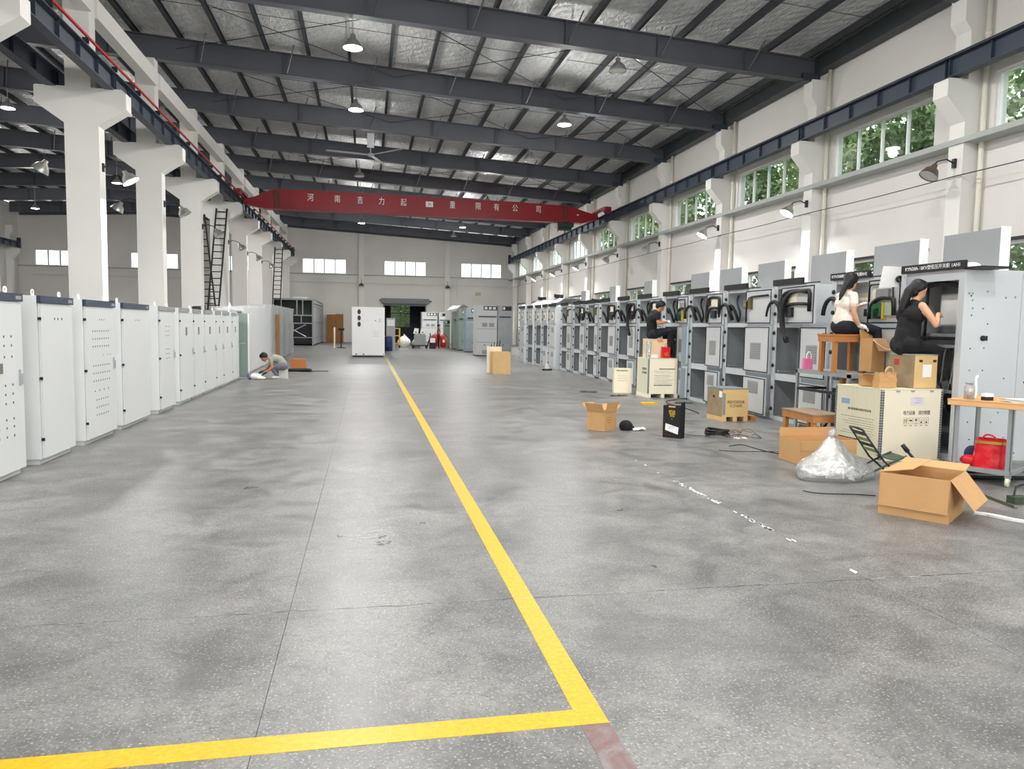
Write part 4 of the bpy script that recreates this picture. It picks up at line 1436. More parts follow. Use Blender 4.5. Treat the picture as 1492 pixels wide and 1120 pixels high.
# ---- closed and half finished units at the far end of the row
def closed_unit(x, y, w, label, style):
    r = thing('switchgear_cabinet', (x, y, 0), label, 'cabinet', GRP)
    unit_body(r, w, post=True)
    for i, (z0, z1) in enumerate(BANDS):
        if style == 1 and i == 1 or style == 2 and i in (0, 1):
            continue
        nmz = ('lower_door', 'middle_door', 'upper_door')[i]
        d_ = MB().box(-0.03, 0, 0.02, w - 0.1, z0, z1, M_CABG)
        o = d_.build(nmz, r)
        if i == 2:
            MB().box(-0.034, -0.03, 0.12, 0.48, z0 + .1, z1 - .12, M_BLACK).build('window_frame', o)
            MB().box(-0.037, -0.034, 0.135, 0.465, z0 + .115, z1 - .135, M_CREAM).build('meter_window', o)
            MB().box(-0.05, -0.037, 0.36, 0.44, z0 + .2, z1 - .25, M_DARK).build('breaker', o)
        else:
            MB().box(-0.034, -0.03, 0.2, 0.5, z1 - .26, z1 - .08, M_LID).build('vent', o)
    header_sign(r, w)
    return r
closed_unit(7.1, 27.5, 0.98, 'closed switchgear unit with a cream meter window, beyond the open row', 0)
closed_unit(7.05, 28.6, 0.75, 'half open switchgear unit left of the cream meter window one', 1)
closed_unit(7.0, 29.5, 0.9, 'switchgear unit with both lower bays empty', 2)
closed_unit(6.9, 30.6, 0.95, 'second switchgear unit with both lower bays empty, farther off', 2)
closed_unit(6.8, 31.7, 1.1, 'far closed switchgear unit with a small meter window at the end of the row', 0)
r = thing('white_cover', (7.25, 27.6, 2.50), 'bright white plastic sheet laid over the tops of the far switchgear', 'sheet')
q = random.Random(2)
vs = [(0.0 + 1.1 * i / 4, 5.1 * j / 14, 0.02 + q.uniform(0, .05) + (.2 if 0 < i < 4 else 0)) for j in range(15) for i in range(5)]
mb = MB().add(vs, [(j * 5 + i, j * 5 + i + 1, j * 5 + i + 6, j * 5 + i + 5) for j in range(14) for i in range(4)], M_WHITE)
mb.build('sheet_cloth', r, True)
for i, y in enumerate((25.6, 23.9, 29.0, 31.9)):
    r = thing('cable_coil', (7.6, y, 2.41 if y < 27 else 2.76), ['dark bundle of cable on top of the open switchgear, farther one', 'dark bundle of cable on top of the open switchgear, nearer one', 'black cable drum on the white sheet', 'flat black cable bundle at the far end of the white sheet'][i], 'cable')
    MB().tube([(0.16 * math.cos(t * .9), 0.28 * math.sin(t * .9), 0.04 + .006 * t) for t in range(18)], 0.035, M_BLACK, 6).build('cable_loop', r, True)

# ---- cabinets turned to face the viewer, beyond the row
def facing_cabinet(x, y, w, h, m, label, dep=1.2, gauges=3, grilles=2):
    r = thing('ring_main_cabinet', (x, y, 0), label, 'cabinet', 'grey green cabinets facing the viewer at the far right')
    MB().box(0, w, 0.03, dep, 0.05, h, m).box(0.02, w - .02, .06, dep, 0, .05, M_DARK).build('body', r)
    zz = h * 0.73
    lo = MB().box(0.02, w - 0.02, 0, 0.03, 0.08, zz - 0.03, m).build('lower_door', r)
    up_ = MB().box(0.02, w - 0.02, 0.01, 0.03, zz, h - 0.03, m).build('upper_door', r)
    MB().box(w * .34, w * .98, -0.005, 0.01, h - .28, h - .06, M_BLACK).build('gauge_panel', up_)
    for i in range(gauges):
        MB().box(w * (.38 + .2 * i), w * (.52 + .2 * i), -0.012, -0.005, h - .24, h - .10, M_CABW).build('gauge', up_)
    MB().box(w * .1, w * .96, -0.02, 0.01, zz + .08, zz + .14, M_DARK).build('terminal_strip', up_)
    for i in range(grilles):
        MB().box(w * (.28 + .33 * i), w * (.52 + .33 * i), -0.01, 0, zz - .42, zz - .22, M_LID).build('grille', lo)
    MB().box(w * .28, w * .62, -0.01, 0, .12, .32, M_LID).build('grille', lo)
    for z in (zz - .55, .72):
        MB().box(.03, w - .03, -0.008, 0, z, z + .025, M_LID).build('seam_bar', lo)
    MB().cyl((w * .4, 0, .6), (w * .4, -0.03, .6), .03, M_BLACK, 10).build('knob', lo)
    return r
facing_cabinet(5.72, 38.95, 1.12, 2.72, M_CABG, 'tall pale grey cabinet with three gauges and twin grilles, facing the viewer')
facing_cabinet(6.87, 38.95, 0.75, 2.72, M_CABI, 'darker open-topped cabinet right of the twin grille cabinet', gauges=1, grilles=0)
facing_cabinet(5.85, 44.2, 0.95, 2.68, M_BLUEG, 'blue-grey cabinet with gauges behind the twin grille cabinet', grilles=1)
facing_cabinet(5.75, 47.0, 0.62, 2.62, M_GREEN, 'green-grey cabinet beside the standing person, right one', gauges=1, grilles=0)
facing_cabinet(5.72, 49.6, 0.55, 2.55, M_GREEN, 'green-grey cabinet beside the standing person, middle one', gauges=1, grilles=0)
facing_cabinet(5.35, 52.2, 0.42, 2.0, M_GREEN, 'short green cabinet just right of the standing person', gauges=1, grilles=0, dep=.6)
facing_cabinet(4.25, 58.5, 1.2, 2.62, M_CABG, 'pale grey cabinet standing right of the dark doorway')
facing_cabinet(5.6, 58.5, 0.5, 2.6, M_CABG, 'narrow pale cabinet beside the doorway cabinet', gauges=1, grilles=0)
r = thing('white_cover', (5.6, 47.0, 2.64), 'crumpled white plastic on the tops of the far green cabinets', 'sheet')
vs = [(0.05 + .8 * i / 4, 6 * j / 14, 0.02 + q.uniform(0, .05) + (.16 + q.uniform(0, .12) if 0 < i < 4 else 0)) for j in range(15) for i in range(5)]
MB().add(vs, [(j * 5 + i, j * 5 + i + 1, j * 5 + i + 6, j * 5 + i + 5) for j in range(14) for i in range(4)], M_WHITE).build('sheet_cloth', r, True)

# ================================================================== cartons, crates and small things
def carton(loc, rot, w, d, h, label, flaps=(), cat='box', m=M_KRAFT, fl=None, name='cardboard_box', group=None, tape=True):
    """open carton, local x 0..w, y 0..d; flaps: (side, degrees from upright outward, length)"""
    r = thing(name, loc, label, cat, group, rot)
    t = 0.006
    mb = MB()
    mb.box(0, w, 0, t, 0, h, m).box(0, w, d - t, d, 0, h, m).box(0, t, t, d - t, 0, h, m).box(w - t, w, t, d - t, 0, h, m)
    mb.box(t, w - t, t, d - t, 0, t, M_KRAFTI)
    mb.build('carton_body', r)
    for sd, deg, L in flaps:
        a = math.radians(deg)
        ca, sa = math.cos(a) * L, math.sin(a) * L
        k = 0.004
        ox, oy = math.cos(a) * k, math.sin(a) * k
        if sd in ('xm', 'xp'):
            x0 = 0 if sd == 'xm' else w
            s = -1 if sd == 'xm' else 1
            e = 0.004 * s
            P = [(x0 + e, h), (x0 + e + s * sa, h + ca), (x0 + e + s * (sa + ox), h + ca - oy), (x0 + e + s * ox, h - oy)]
            f = MB().prism(P, d - 0.01, m, 'y', 0.005)
        else:
            y0 = 0 if sd == 'ym' else d
            s = -1 if sd == 'ym' else 1
            e = 0.004 * s
            P = [(y0 + e, h), (y0 + e + s * sa, h + ca), (y0 + e + s * (sa + ox), h + ca - oy), (y0 + e + s * ox, h - oy)]
            f = MB().prism(P, w - 0.01, m, 'x', 0.005)
        f.build('flap', r)
    return r

def crate(loc, rot, w, d, h, label, m1, m2, feet=0.0, name='wooden_crate', strips=False, lid=None):
    """closed crate; front (local -y) gets m2, other sides m1"""
    r = thing(name, loc, label, 'crate', None, rot)
    t = 0.012
    MB().box(t, w - t, t, d - t, feet, h - t, m1).build('body', r)
    MB().box(0, w, 0, t, feet, h - t, m2).build('front_board', r)
    MB().box(0, t, t, d, feet, h - t, m1).build('side_board', r)
    MB().box(w - t, w, t, d, feet, h - t, m1).build('side_board', r)
    MB().box(-0.004, w + 0.004, -0.004, d + 0.004, h - t, h, lid or m1).build('lid', r)
    if feet:
        for x in (0, w / 2 - 0.04, w - 0.08):
            MB().box(x, x + 0.08, 0, d, 0, feet, m2).build('foot', r)
    if strips:
        for (x, y, sx, sy) in ((0, 0, 1, 1), (w, 0, -1, 1), (0, d, 1, -1)):
            mb = MB()
            x0, x1 = sorted((x - 0.003 * sx, x + 0.03 * sx))
            y0, y1 = sorted((y - 0.003 * sy, y + 0.03 * sy))
            mb.box(x0, x1, y - 0.002 if sy > 0 else y, y if sy > 0 else y + 0.002, feet + .01, h - .02, M_GALV)
            mb.box(x - 0.002 if sx > 0 else x, x if sx > 0 else x + 0.002, y0, y1, feet + .01, h - .02, M_GALV)
            n = int(h / 0.032)
            for i in range(n):
                z = feet + .02 + i * 0.032
                if sy > 0:
                    mb.box(min(x + .006 * sx, x + .024 * sx), max(x + .006 * sx, x + .024 * sx), y - 0.004, y - 0.002, z, z + .015, M_DARK)
                if sx > 0:
                    mb.box(x - 0.004, x - 0.002, min(y + .006 * sy, y + .024 * sy), max(y + .006 * sy, y + .024 * sy), z, z + .015, M_DARK)
            mb.build('corner_strip', r)
    return r

def text_lines(r, x0, x1, zs, y, m, th=0.006, seed=1, left=False, name='printed_lines'):
    """rows of small illegible print as thin broken bars"""
    q = random.Random(seed)
    mb = MB()
    for z in zs:
        x = x0 + q.uniform(0, .03)
        end = x1 - q.uniform(0, (x1 - x0) * .3)
        while x < end:
            L = q.uniform(.012, .04)
            if left:
                mb.box(-y - 0.001, -y, x, min(x + L, end), z, z + th, m)
            else:
                mb.box(x, min(x + L, end), y - 0.001, y, z, z + th, m)
            x += L + q.uniform(.004, .01)
    return tag(mb.build(name, r), kind='stuff')

# ---- the big cream crate
r = crate((6.26, 8.03, 0), 0.05, 0.90, 0.86, 0.90, 'large cream plywood crate with handling symbols under the seated woman in black', M_CREAMD, M_CREAM, strips=True)
for i, ch in enumerate('电力设备 请勿倒置'):
    if ch != ' ':
        text_mesh(ch, 0.058, M_INK, 'printed_character', r, (0.34 + i * 0.045, -0.001, 0.60), depth=0.0008, sx=0.8)
for i in range(5):
    x = 0.33 + i * 0.078
    mb = MB()
    for (a, b, c, e) in ((0, .06, 0, .003), (0, .06, .077, .08), (0, .003, 0, .08), (.057, .06, 0, .08)):
        mb.box(x + a, x + b, -0.0015, 0, 0.46 + c, 0.46 + e, M_INKG)
    if i == 0:
        for k in (.014, .038):
            mb.box(x + k, x + k + .006, -0.002, 0, .475, .515, M_INK).prism([(x + k - .006, .512), (x + k + .012, .512), (x + k + .003, .526)], 0.002, M_INK, 'y', -0.002)
    elif i == 1:
        mb.prism([(x + .03 + .022 * math.cos(PI * t / 8), .500 + .018 * math.sin(PI * t / 8)) for t in range(9)], .002, M_INK, 'y', -0.002)
        mb.box(x + .029, x + .032, -0.002, 0, .475, .5, M_INK)
    elif i == 2:
        mb.prism([(x + .018, .525), (x + .042, .525), (x + .040, .505), (x + .032, .495), (x + .028, .495), (x + .020, .505)], .002, M_INK, 'y', -0.002)
        mb.box(x + .029, x + .031, -0.002, 0, .472, .497, M_INK).box(x + .02, x + .04, -0.002, 0, .468, .473, M_INK)
    else:
        mb.box(x + .020, x + .040, -0.002, 0, .472, .492, M_INK).prism([(x + .022, .505), (x + .038, .505), (x + .03, .52)], .002, M_INKG, 'y', -0.002)
    mb.box(x + .012, x + .05, -0.0015, 0, 0.438, 0.446, M_INKG)
    mb.build('handling_symbol', r)
MB().box(0.42, 0.62, -0.0012, 0, 0.70, 0.80, mat('lilac_paper', (232, 224, 236), .7)).build('paper_label', r)
text_lines(r, .47, .6, [.785, .76, .73], -0.0014, M_INKG, .004, 3)
text_lines(r, 0.12, 0.76, [.50, .465, .435, .405, .375, .345, .31, .28], 0.0, M_INKG, .006, 4, left=True)
text_lines(r, 0.16, 0.76, [.59], 0.0, M_INKG, .03, 6, left=True)
text_lines(r, 0.4, 0.80, [.20], 0.0, M_INK, .026, 7, left=True)
MB().box(-0.0014, 0, 0.58, 0.74, .66, .73, mat('blue_label', (150, 170, 206), .6)).build('paper_label', r)
for x in (.2, .42, .7):
    MB().box(x, x + .05, -0.01, 0.0, .865, .885, M_GALV).build('clasp', r)

# ---- crate with the seated man
r = crate((6.40, 16.13, 0), -0.01, 0.74, 0.76, 0.92, 'cream crate on feet printed with text, under the man in the black shirt', M_CREAMD, M_CREAM, feet=0.09, strips=True)
text_lines(r, .14, .64, [.62, .58, .52, .50, .46, .42, .39, .36, .33], 0.0, M_INKG, .007, 14)
text_lines(r, .24, .66, [.66], 0.0, M_INK, .022, 15)
text_lines(r, .14, .66, [.28], 0.0, M_INK, .026, 16)
text_lines(r, .1, .5, [.64, .55], 0.0, M_INKG, .05, 17, left=True)
# ---- small crate beside it
r = crate((6.02, 17.42, 0), -0.25, 0.44, 0.42, 0.60, 'small cream crate standing left of the printed crate', M_CREAMD, M_CREAM)
text_lines(r, .05, .4, [.54], 0.0, M_INKG, .03, 18)
text_lines(r, .08, .38, [.42, .36, .3], 0.0, mat('tan_print', (206, 186, 140), .7), .012, 19)
# ---- plywood case on the floor
r = crate((6.11, 11.88, 0), 0.06, 0.50, 0.54, 0.58, 'weathered plywood case with pale front lettered REVODOR', M_PLY, M_PLYN, feet=0.08, lid=mat('blue_grey_lid', (120, 134, 136), .6))
text_mesh('REVODOR', 0.072, M_INK, 'printed_lettering', r, (0.26, -0.002, 0.34), depth=0.001, sx=1.0)
text_mesh('七文动机', 0.062, mat('brown_print', (120, 92, 56), .7), 'printed_lettering', r, (0.26, -0.002, 0.27), depth=0.001)
MB().box(-0.002, 0, 0.03, 0.13, .42, .53, M_PAPER).build('paper_label', r)
MB().box(-0.003, 0, 0.28, 0.34, .40, .44, M_BLACK).build('hand_hole', r)
MB().prism([(0.05, 0.12), (0.05, 0.5), (0.0, 0.5), (0.0, 0.12)], 0.01, M_GALV, 'y', -0.006).build('edge_strip', r)

# ---- carton in the middle of the floor
ang = math.atan2(11.06 - 10.86, 3.87 - 3.62)
r = carton((3.62, 10.86, 0), ang, 0.33, 0.33, 0.29, 'open brown carton alone on the floor left of the black gift box', [('xm', 28, .16), ('ym', 12, .16), ('yp', 40, .16), ('xp', 55, .16)])
r.rotation_euler.z = ang
text_lines(r, .06, .2, [.2, .16, .12], 0.0, mat('kraft_print', (150, 112, 70), .8), .01, 21)
r2 = thing('cloth_heap', (4.02, 11.0, 0), 'black cloth heap on the floor behind the middle carton', 'cloth')
MB().ball((0, 0, 0.06), (.11, .12, .10), M_BLKC, 12, 8).ball((.07, .05, .03), (.09, .09, .05), M_BLKC, 10, 6).build('cloth_body', r2, True)
r2 = thing('paper_scrap', (4.22, 10.95, 0.0), 'crumpled white paper scrap beside the black cloth', 'paper')
q = random.Random(8)
MB().add([(q.uniform(-.02, .02) + .05 * i - .1, q.uniform(-.02, .02) + .05 * j - .06, q.uniform(.004, .05)) for j in range(4) for i in range(5)], [(j * 5 + i, j * 5 + i + 1, j * 5 + i + 6, j * 5 + i + 5) for j in range(3) for i in range(4)], M_PAPER).build('paper_sheet', r2)

# ---- black gift box
r = thing('gift_box', (4.50, 10.02, 0), 'black gift box with a gold emblem and a white shipping label', 'box', None, math.atan2(10.25 - 10.02, 4.32 - 4.50) - PI)
# local: x from -w..0 is the front edge, y is depth
mb = MB()
mb.box(-0.29, 0, 0, 0.006, 0, .475, M_BLACK).box(-0.29, 0, .124, .13, 0, .475, M_BLACK).box(-0.29, -.284, .006, .124, 0, .475, M_BLACK).box(-.006, 0, .006, .124, 0, .53, M_BLACK).box(-.284, -.006, .006, .124, 0, .02, M_BLACK)
mb.build('box_shell', r)
MB().box(-0.27, -0.02, 0.02, 0.11, .40, .455, M_KRAFT).build('inner_tray', r)
MB().box(-0.20, -0.09, -0.002, 0, .45, .475, M_KRAFT).build('thumb_notch', r)
em = MB()
for i, (x, z, s) in enumerate([(-.18, .39, .022), (-.15, .40, .016), (-.11, .395, .02), (-.17, .355, .018), (-.13, .36, .026), (-.10, .36, .014), (-.16, .325, .016), (-.12, .325, .018), (-.142, .28, .008)]):
    em.prism([(x + s * math.cos(a * PI / 3 + i), z + s * 1.1 * math.sin(a * PI / 3 + i)) for a in range(6)], .002, M_GOLD, 'y', -.002)
em.build('gold_emblem', r)
MB().prism([(-0.245, .21), (-.03, .165), (-.04, .06), (-.25, .11)], .002, M_PAPER, 'y', -.002).build('shipping_label', r)
text_lines(r, -.22, -.08, [.165, .14], -0.002, M_INKG, .006, 30)
mb = MB()
for i in range(14):
    x, z = q.uniform(-.28, -.16), q.uniform(.01, .10)
    mb.box(x, x + .02, -.0015, 0, z, z + .004, mat('maroon_print', (110, 30, 52), .5))
tag(mb.build('printed_pattern', r), kind='stuff')

# ---- large open carton in front
a0 = math.atan2(5.65 - 5.27, 5.30 - 4.80)
r = carton((4.80, 5.27, 0), a0, 0.62, 0.55, 0.37, 'large open brown carton nearest to the viewer at the right', [('xm', 176, .29), ('ym', 142, .29), ('yp', -78, .27), ('xp', 80, .2)])
MB().box(.6, .62, -0.0015, 0, 0.0, .37, mat('clear_tape', (222, 190, 140), .25)).build('tape', r)

# ---- carton behind the clear bag
r = carton((5.10, 7.92, 0), 0.0, 0.76, 0.46, 0.29, 'low open brown carton behind the clear plastic bag', [('ym', 178, .12), ('yp', 5, .10)])
# ---- clear plastic bag of scrap
r = thing('plastic_bag', (5.12, 7.16, 0), 'clear plastic bag full of silvery foil scrap', 'bag')
q = random.Random(21)
def blob(nr, nh, f):
    vs, fs = [], []
    for j in range(nh + 1):
        for i in range(nr):
            vs.append(f(2 * PI * i / nr, j / nh))
    for j in range(nh):
        for i in range(nr):
            k = (i + 1) % nr
            fs.append((j * nr + i, j * nr + k, (j + 1) * nr + k, (j + 1) * nr + i))
    return vs, fs
def bagf(a, t):
    rad = (0.30 + 0.12 * math.sin(PI * min(1, t * 1.4))) * (1 - t) ** 0.8 + 0.02 + 0.03 * math.sin(5 * a + 3) * (1 - t)
    rad += q.uniform(-.014, .014)
    z = 0.46 * t ** 1.15
    return (rad * 1.28 * math.cos(a) - 0.08 - 0.06 * t, rad * 0.8 * math.sin(a), max(0.003, z + q.uniform(-.012, .012)))
vs, fs = blob(30, 14, bagf)
MB().add(vs, fs, M_BAGF).build('bag_film', r, True)
MB().tube([(-.13, 0, .44), (-.14, 0, .50), (-.10, .01, .55)], [.03, .045, .02], M_BAGF, 8).build('tied_neck', r, True)
mb = MB()
for i in range(70):
    a = q.uniform(0, 6.28); rr_ = .27 * math.sqrt(q.random()); z = q.uniform(.02, .24) * (1 - rr_ * 1.8)
    c = Vector((rr_ * 1.05 * math.cos(a), rr_ * .75 * math.sin(a), max(z, .02)))
    u = Vector((q.uniform(-1, 1), q.uniform(-1, 1), q.uniform(-1, 1))).normalized() * .07
    w = u.cross(Vector((q.uniform(-1, 1), .3, q.uniform(-1, 1)))).normalized() * .03
    pts = [c - u, c + w, c + u, c - w]
    pts = [Vector((p.x, p.y, max(p.z, .006))) for p in pts]
    mb.add(pts, [(0, 1, 2, 3)], M_ALU if q.random() < .45 else M_PAPER)
tag(mb.build('foil_scrap', r), kind='stuff')

# ---- olive folding chair
r = thing('folding_chair', (5.62, 7.18, 0), 'small olive folding chair with slatted fabric back', 'chair', None, -0.15)
for s in (-1, 1):
    y = s * .15
    MB().tube([(-.28, y * .9, .02), (0.12, y, .22), (.20, y, .255)], .011, M_OLIVE, 6).build('leg', r, True)
    MB().tube([(.16, y * .9, .02), (-.05, y, .20), (-.30, y * .92, .54)], .011, M_DARK, 6).build('leg', r, True)
MB().tube([(-.30, -.138, .54), (-.31, 0, .552), (-.30, .138, .54)], .011, M_DARK, 6).build('top_rail', r, True)
for z, m in ((.47, M_OLIVE), (.40, M_LIME), (.34, M_OLIVE), (.28, M_LIME)):
    x = -.05 - (z - .20) * .735
    MB().prism([(x, z), (x - .004, z + .003), (x - .034, z + .043), (x - .03, z + .043)], .28, m, 'y', -.14).build('back_slat', r)
mb = MB()
n = 8
vs = [(-.06 + .27 * i / n, s * .15, .245 - .03 * math.sin(PI * i / n)) for i in range(n + 1) for s in (-1, 1)]
vs += [(p[0], p[1], p[2] - .006) for p in vs]
m0 = 2 * (n + 1)
fs = []
for i in range(n):
    fs += [(2 * i, 2 * i + 1, 2 * i + 3, 2 * i + 2), (m0 + 2 * i, m0 + 2 * i + 2, m0 + 2 * i + 3, m0 + 2 * i + 1)]
mb.add(vs, fs, M_OLIVE)
mb.build('seat', r, True)

# ---- wooden bench, steel stand, tall stool
def bench(loc, w, d, h, label, name='wooden_bench', rot=0.0, apron=.09, leg=.06, top=M_WOODT):
    r = thing(name, loc, label, 'stool', None, rot)
    MB().box(-.01, w + .01, -.01, d + .01, h - .025, h, top).build('seat', r)
    for (x0, x1, y0, y1) in ((0, w, 0, .02), (0, w, d - .02, d), (0, .02, .02, d - .02), (w - .02, w, .02, d - .02)):
        MB().box(x0, x1, y0, y1, h - .025 - apron, h - .025, M_WOOD).build('apron', r)
    for x in (.01, w - leg - .01):
        for y in (.02, d - leg - .02):
            MB().box(x, x + leg, y, y + leg, 0, h - .025, M_WOOD).build('leg', r)
    return r
b1 = bench((6.02, 9.08, 0), .46, .86, .46, 'low orange wooden bench with a dusty top beside the cream crate', rot=-.06)
r = thing('steel_stand', (6.56, 9.12, 0), 'grey welded steel stand carrying the tall wooden stool', 'stand')
Wd, Dp, Hh = .56, 1.28, .96
for x in (0, Wd - .04):
    for y in (0, Dp - .04):
        MB().box(x, x + .04, y, y + .04, 0, Hh, M_GALV).build('post', r)
for (x0, x1, y0, y1) in ((0, Wd, 0, .04), (0, Wd, Dp - .04, Dp), (0, .04, 0, Dp), (Wd - .04, Wd, 0, Dp)):
    MB().box(x0, x1, y0, y1, Hh, Hh + .05, M_GALV).build('top_rail', r)
MB().box(.0, Wd, .0, Dp, Hh + .05, Hh + .062, M_LID).build('top_plate', r)
for y in (0.0, Dp - .03):
    MB().box(0.04, Wd - .04, y, y + .03, .70, .74, M_DARK).build('cross_bar', r)
MB().box(0.0, .03, .04, Dp - .04, .70, .74, M_DARK).build('cross_bar', r)
MB().tube([(.02, .1, .70), (.02, .6, .12)], .018, M_DARK, 6).build('brace', r)
MB().box(-.04, Wd, Dp - .04, Dp + .02, .0, .05, M_DARK).build('foot_rail', r)
for x in (.12, .42):
    MB().box(x, x + .06, .3, .36, 0, Hh - .005, M_WOOD).build('timber_prop', r)
st = bench((6.46, 9.32, Hh + .063), .54, .40, .545, 'tall wooden stool on the steel stand under the woman in the cream shirt', 'wooden_stool', apron=.085, leg=.055, top=M_WOOD)
r = thing('tote_bag', (6.62, 10.2, Hh + .063), 'small pink tote bag hung with white handles on the steel stand', 'bag')
MB().prism([(-.07, 0), (.07, 0), (.065, .17), (-.065, .17)], .06, M_PINK, 'y', -.03).build('bag_body', r)
MB().tube(bez((-.04, -.03, .16), (-.05, -.03, .30), (.05, -.03, .30), (.04, -.03, .16)), .008, M_PAPER, 6).build('handle', r)
r = thing('work_gloves', (6.50, 9.64, 1.508), 'dark rolled gloves lying on the left end of the tall stool', 'gloves')
MB().tube([(-.01, 0, .035), (.05, .03, .035), (.10, .02, .03)], [.035, .032, .025], M_NAVYC, 8).tube([(.06, -.05, .025), (.12, -.04, .025)], [.02, .018], mat('mauve_cloth', (140, 84, 110), .8), 8).build('glove_roll', r, True)
# carton beside the stool, propped on the end of the stand
r = carton((6.86, 9.06, 1.30), 0.25, .26, .2, .22, 'brown carton with a white cord wedged between the two women', [('ym', 150, .2), ('yp', 10, .12)])
MB().box(.0, .26, .0, .2, -.24, 0, M_KRAFT).build('lower_carton', r)
MB().tube(bez((-.02, -.02, .2), (.06, -.17, .05), (.2, -.17, .02), (.24, -.12, .16)), .006, M_PAPER, 6).build('cord', r)

# ---- things on the big cream crate
r = crate((6.79, 8.14, .905), 0.10, .35, .42, .43, 'plywood case the woman in black sits on', M_PLY, M_PLYN, name='plywood_case', lid=M_GALV)
MB().box(.12, .26, -.002, 0, .14, .30, M_PAPER).build('paper_label', r)
for x in (.06, .28):
    MB().box(x, x + .05, -.004, 0, .33, .36, M_INK).build('handling_mark', r)
MB().box(-.002, 0, .26, .34, .28, .36, mat('red_sticker', (180, 60, 56), .6)).build('sticker', r)
r = thing('paper_bag', (6.42, 8.14, .905), 'crumpled kraft paper bag with handles on the cream crate', 'bag', None, .12)
q = random.Random(4)
def kb(a, t):
    c, s = math.cos(a), math.sin(a)
    k = max(abs(c), abs(s))
    return (0.14 * c / k * (1 - .06 * t) + q.uniform(-.006, .006), 0.06 * s / k * (1 - .2 * t) + q.uniform(-.006, .006) + .06, .2 * t + q.uniform(-.006, .006) * (t > 0))
vs, fs = blob(24, 6, kb)
MB().add(vs, fs, M_KRAFT).build('bag_body', r)
MB().tube(bez((-.06, .0, .19), (-.07, -.01, .29), (.07, -.01, .29), (.06, .0, .19)), .012, M_KRAFT, 6).build('handle', r)
r = carton((6.30, 8.50, .905), -.5, .22, .22, .14, 'small open carton with yellow packing at the left end of the cream crate', [('xm', 70, .12), ('ym', 75, .12), ('xp', 60, .1)])
MB().ball((.12, .1, .08), (.08, .07, .06), M_YELLOW, 12, 8).build('yellow_packing', r, True)
r = thing('cloth', (6.62, 8.55, .905), 'folded white cloth behind the kraft paper bag', 'cloth')
MB().ball((0, 0, .09), (.09, .06, .085), M_PAPER, 12, 8).build('cloth_fold', r, True)
r = thing('shoes', (7.06, 8.30, .905), 'pale patterned shoes resting on the right end of the cream crate', 'shoes')
for dx in (0, .06):
    MB().ball((dx - .03, -.02 * dx, .035), (.035, .075, .035), mat('pale_shoe', (206, 192, 176), .6), 10, 8).build('shoe', r, True)
# paper hung on the open door, cap and cloth on top of the near cabinet
r = thing('hanging_paper', (7.125, 8.98, 2.47), 'white drawing sheet hung over the open upper door', 'paper')
vs = [(-.24 + .33 * t - .06 * u * (1 - t), -.02 - .012 * math.sin(t * 5 + u), .03 - .30 * u * (1 - .12 * t)) for u in (0, .33, .66, 1) for t in (0, .25, .5, .75, 1)]
vs = [(a, b, c) for a, b, c in vs]
mb = MB().add(vs, [(j * 5 + i, j * 5 + i + 1, j * 5 + i + 6, j * 5 + i + 5) for j in range(3) for i in range(4)], M_PAPER)
mb.build('paper_sheet', r, True)
r = thing('tape_roll', (7.12, 8.93, 2.33), 'black roll of tape hung in front of the white drawing sheet', 'tape')
MB().tube([(.035 * math.cos(a * PI / 8), 0, .035 * math.sin(a * PI / 8)) for a in range(17)], .016, M_BLACK, 7, False).build('roll', r, True)
MB().cyl((0, 0, .03), (.03, .06, .06), .006, M_DARK, 6).build('hook', r)
r = thing('cap', (7.5, 8.35, 2.42), 'dark knitted cap lying on top of the nearest switchgear cabinet', 'cap')
MB().ball((0, 0, .05), (.12, .18, .07), M_NAVYC, 14, 8).ball((0, -.05, .08), (.08, .1, .05), M_GREYT, 12, 6).build('cap_body', r, True)
r = thing('cloth', (7.46, 8.08, 2.405), 'white rag beside the dark cap on the nearest switchgear cabinet', 'cloth')
MB().ball((0, 0, .035), (.1, .12, .06), M_PAPER, 12, 8).build('cloth_fold', r, True)

# ---- things with the seated man
r = carton((6.47, 16.30, .925), 0.0, .44, .40, .43, 'pale carton the man in the black shirt sits on', name='seat_carton', m=mat('pale_carton', (232, 208, 172), .75))
MB().box(-.005, .445, -.005, .405, .425, .44, MATS['pale_carton']).build('closed_top', r)
MB().box(.2, .34, -.012, 0, .38, .43, mat('orange_strap', (236, 132, 84), .6)).build('strap', r)
r = thing('plastic_bag', (6.46, 16.24, .925), 'clear plastic bag leaning on the left of the pale carton', 'bag')
q = random.Random(6)
vs, fs = blob(14, 6, lambda a, t: (.055 * math.cos(a) + q.uniform(-.012, .012) - .03, .07 * math.sin(a) - .02 + q.uniform(-.012, .012), .40 * t))
MB().add(vs, fs, M_BAGF).build('bag_film', r, True)
r = thing('paper_box', (6.46, 16.14, .925), 'flat white box at the front of the printed crate top', 'box')
MB().box(0, .17, 0, .1, 0, .075, M_PAPER).build('box_body', r)
MB().box(-.002, .172, -.002, .102, .06, .08, M_PAPER).build('lid', r)
r = thing('gift_bag', (6.84, 16.16, .925), 'bright red paper bag on the printed crate beside the man', 'bag')
MB().prism([(-.09, 0), (.095, 0), (.10, .25), (-.09, .26)], .09, M_RED, 'y', 0).build('bag_body', r)
MB().tube(bez((-.02, .04, .25), (-.02, .04, .36), (.05, .04, .36), (.05, .04, .25)), .006, M_GOLD, 5).build('handle', r)
em = MB()
for x, z in ((-.03, .1), (.02, .12), (0, .07), (.04, .08)):
    em.ball((x, -.001, z), (.018, .002, .02), M_GOLD, 8, 6)
em.build('gold_print', r)
r = thing('tool_bag', (7.065, 16.34, .925), 'tall dark tool bag standing at the right end of the printed crate', 'bag')
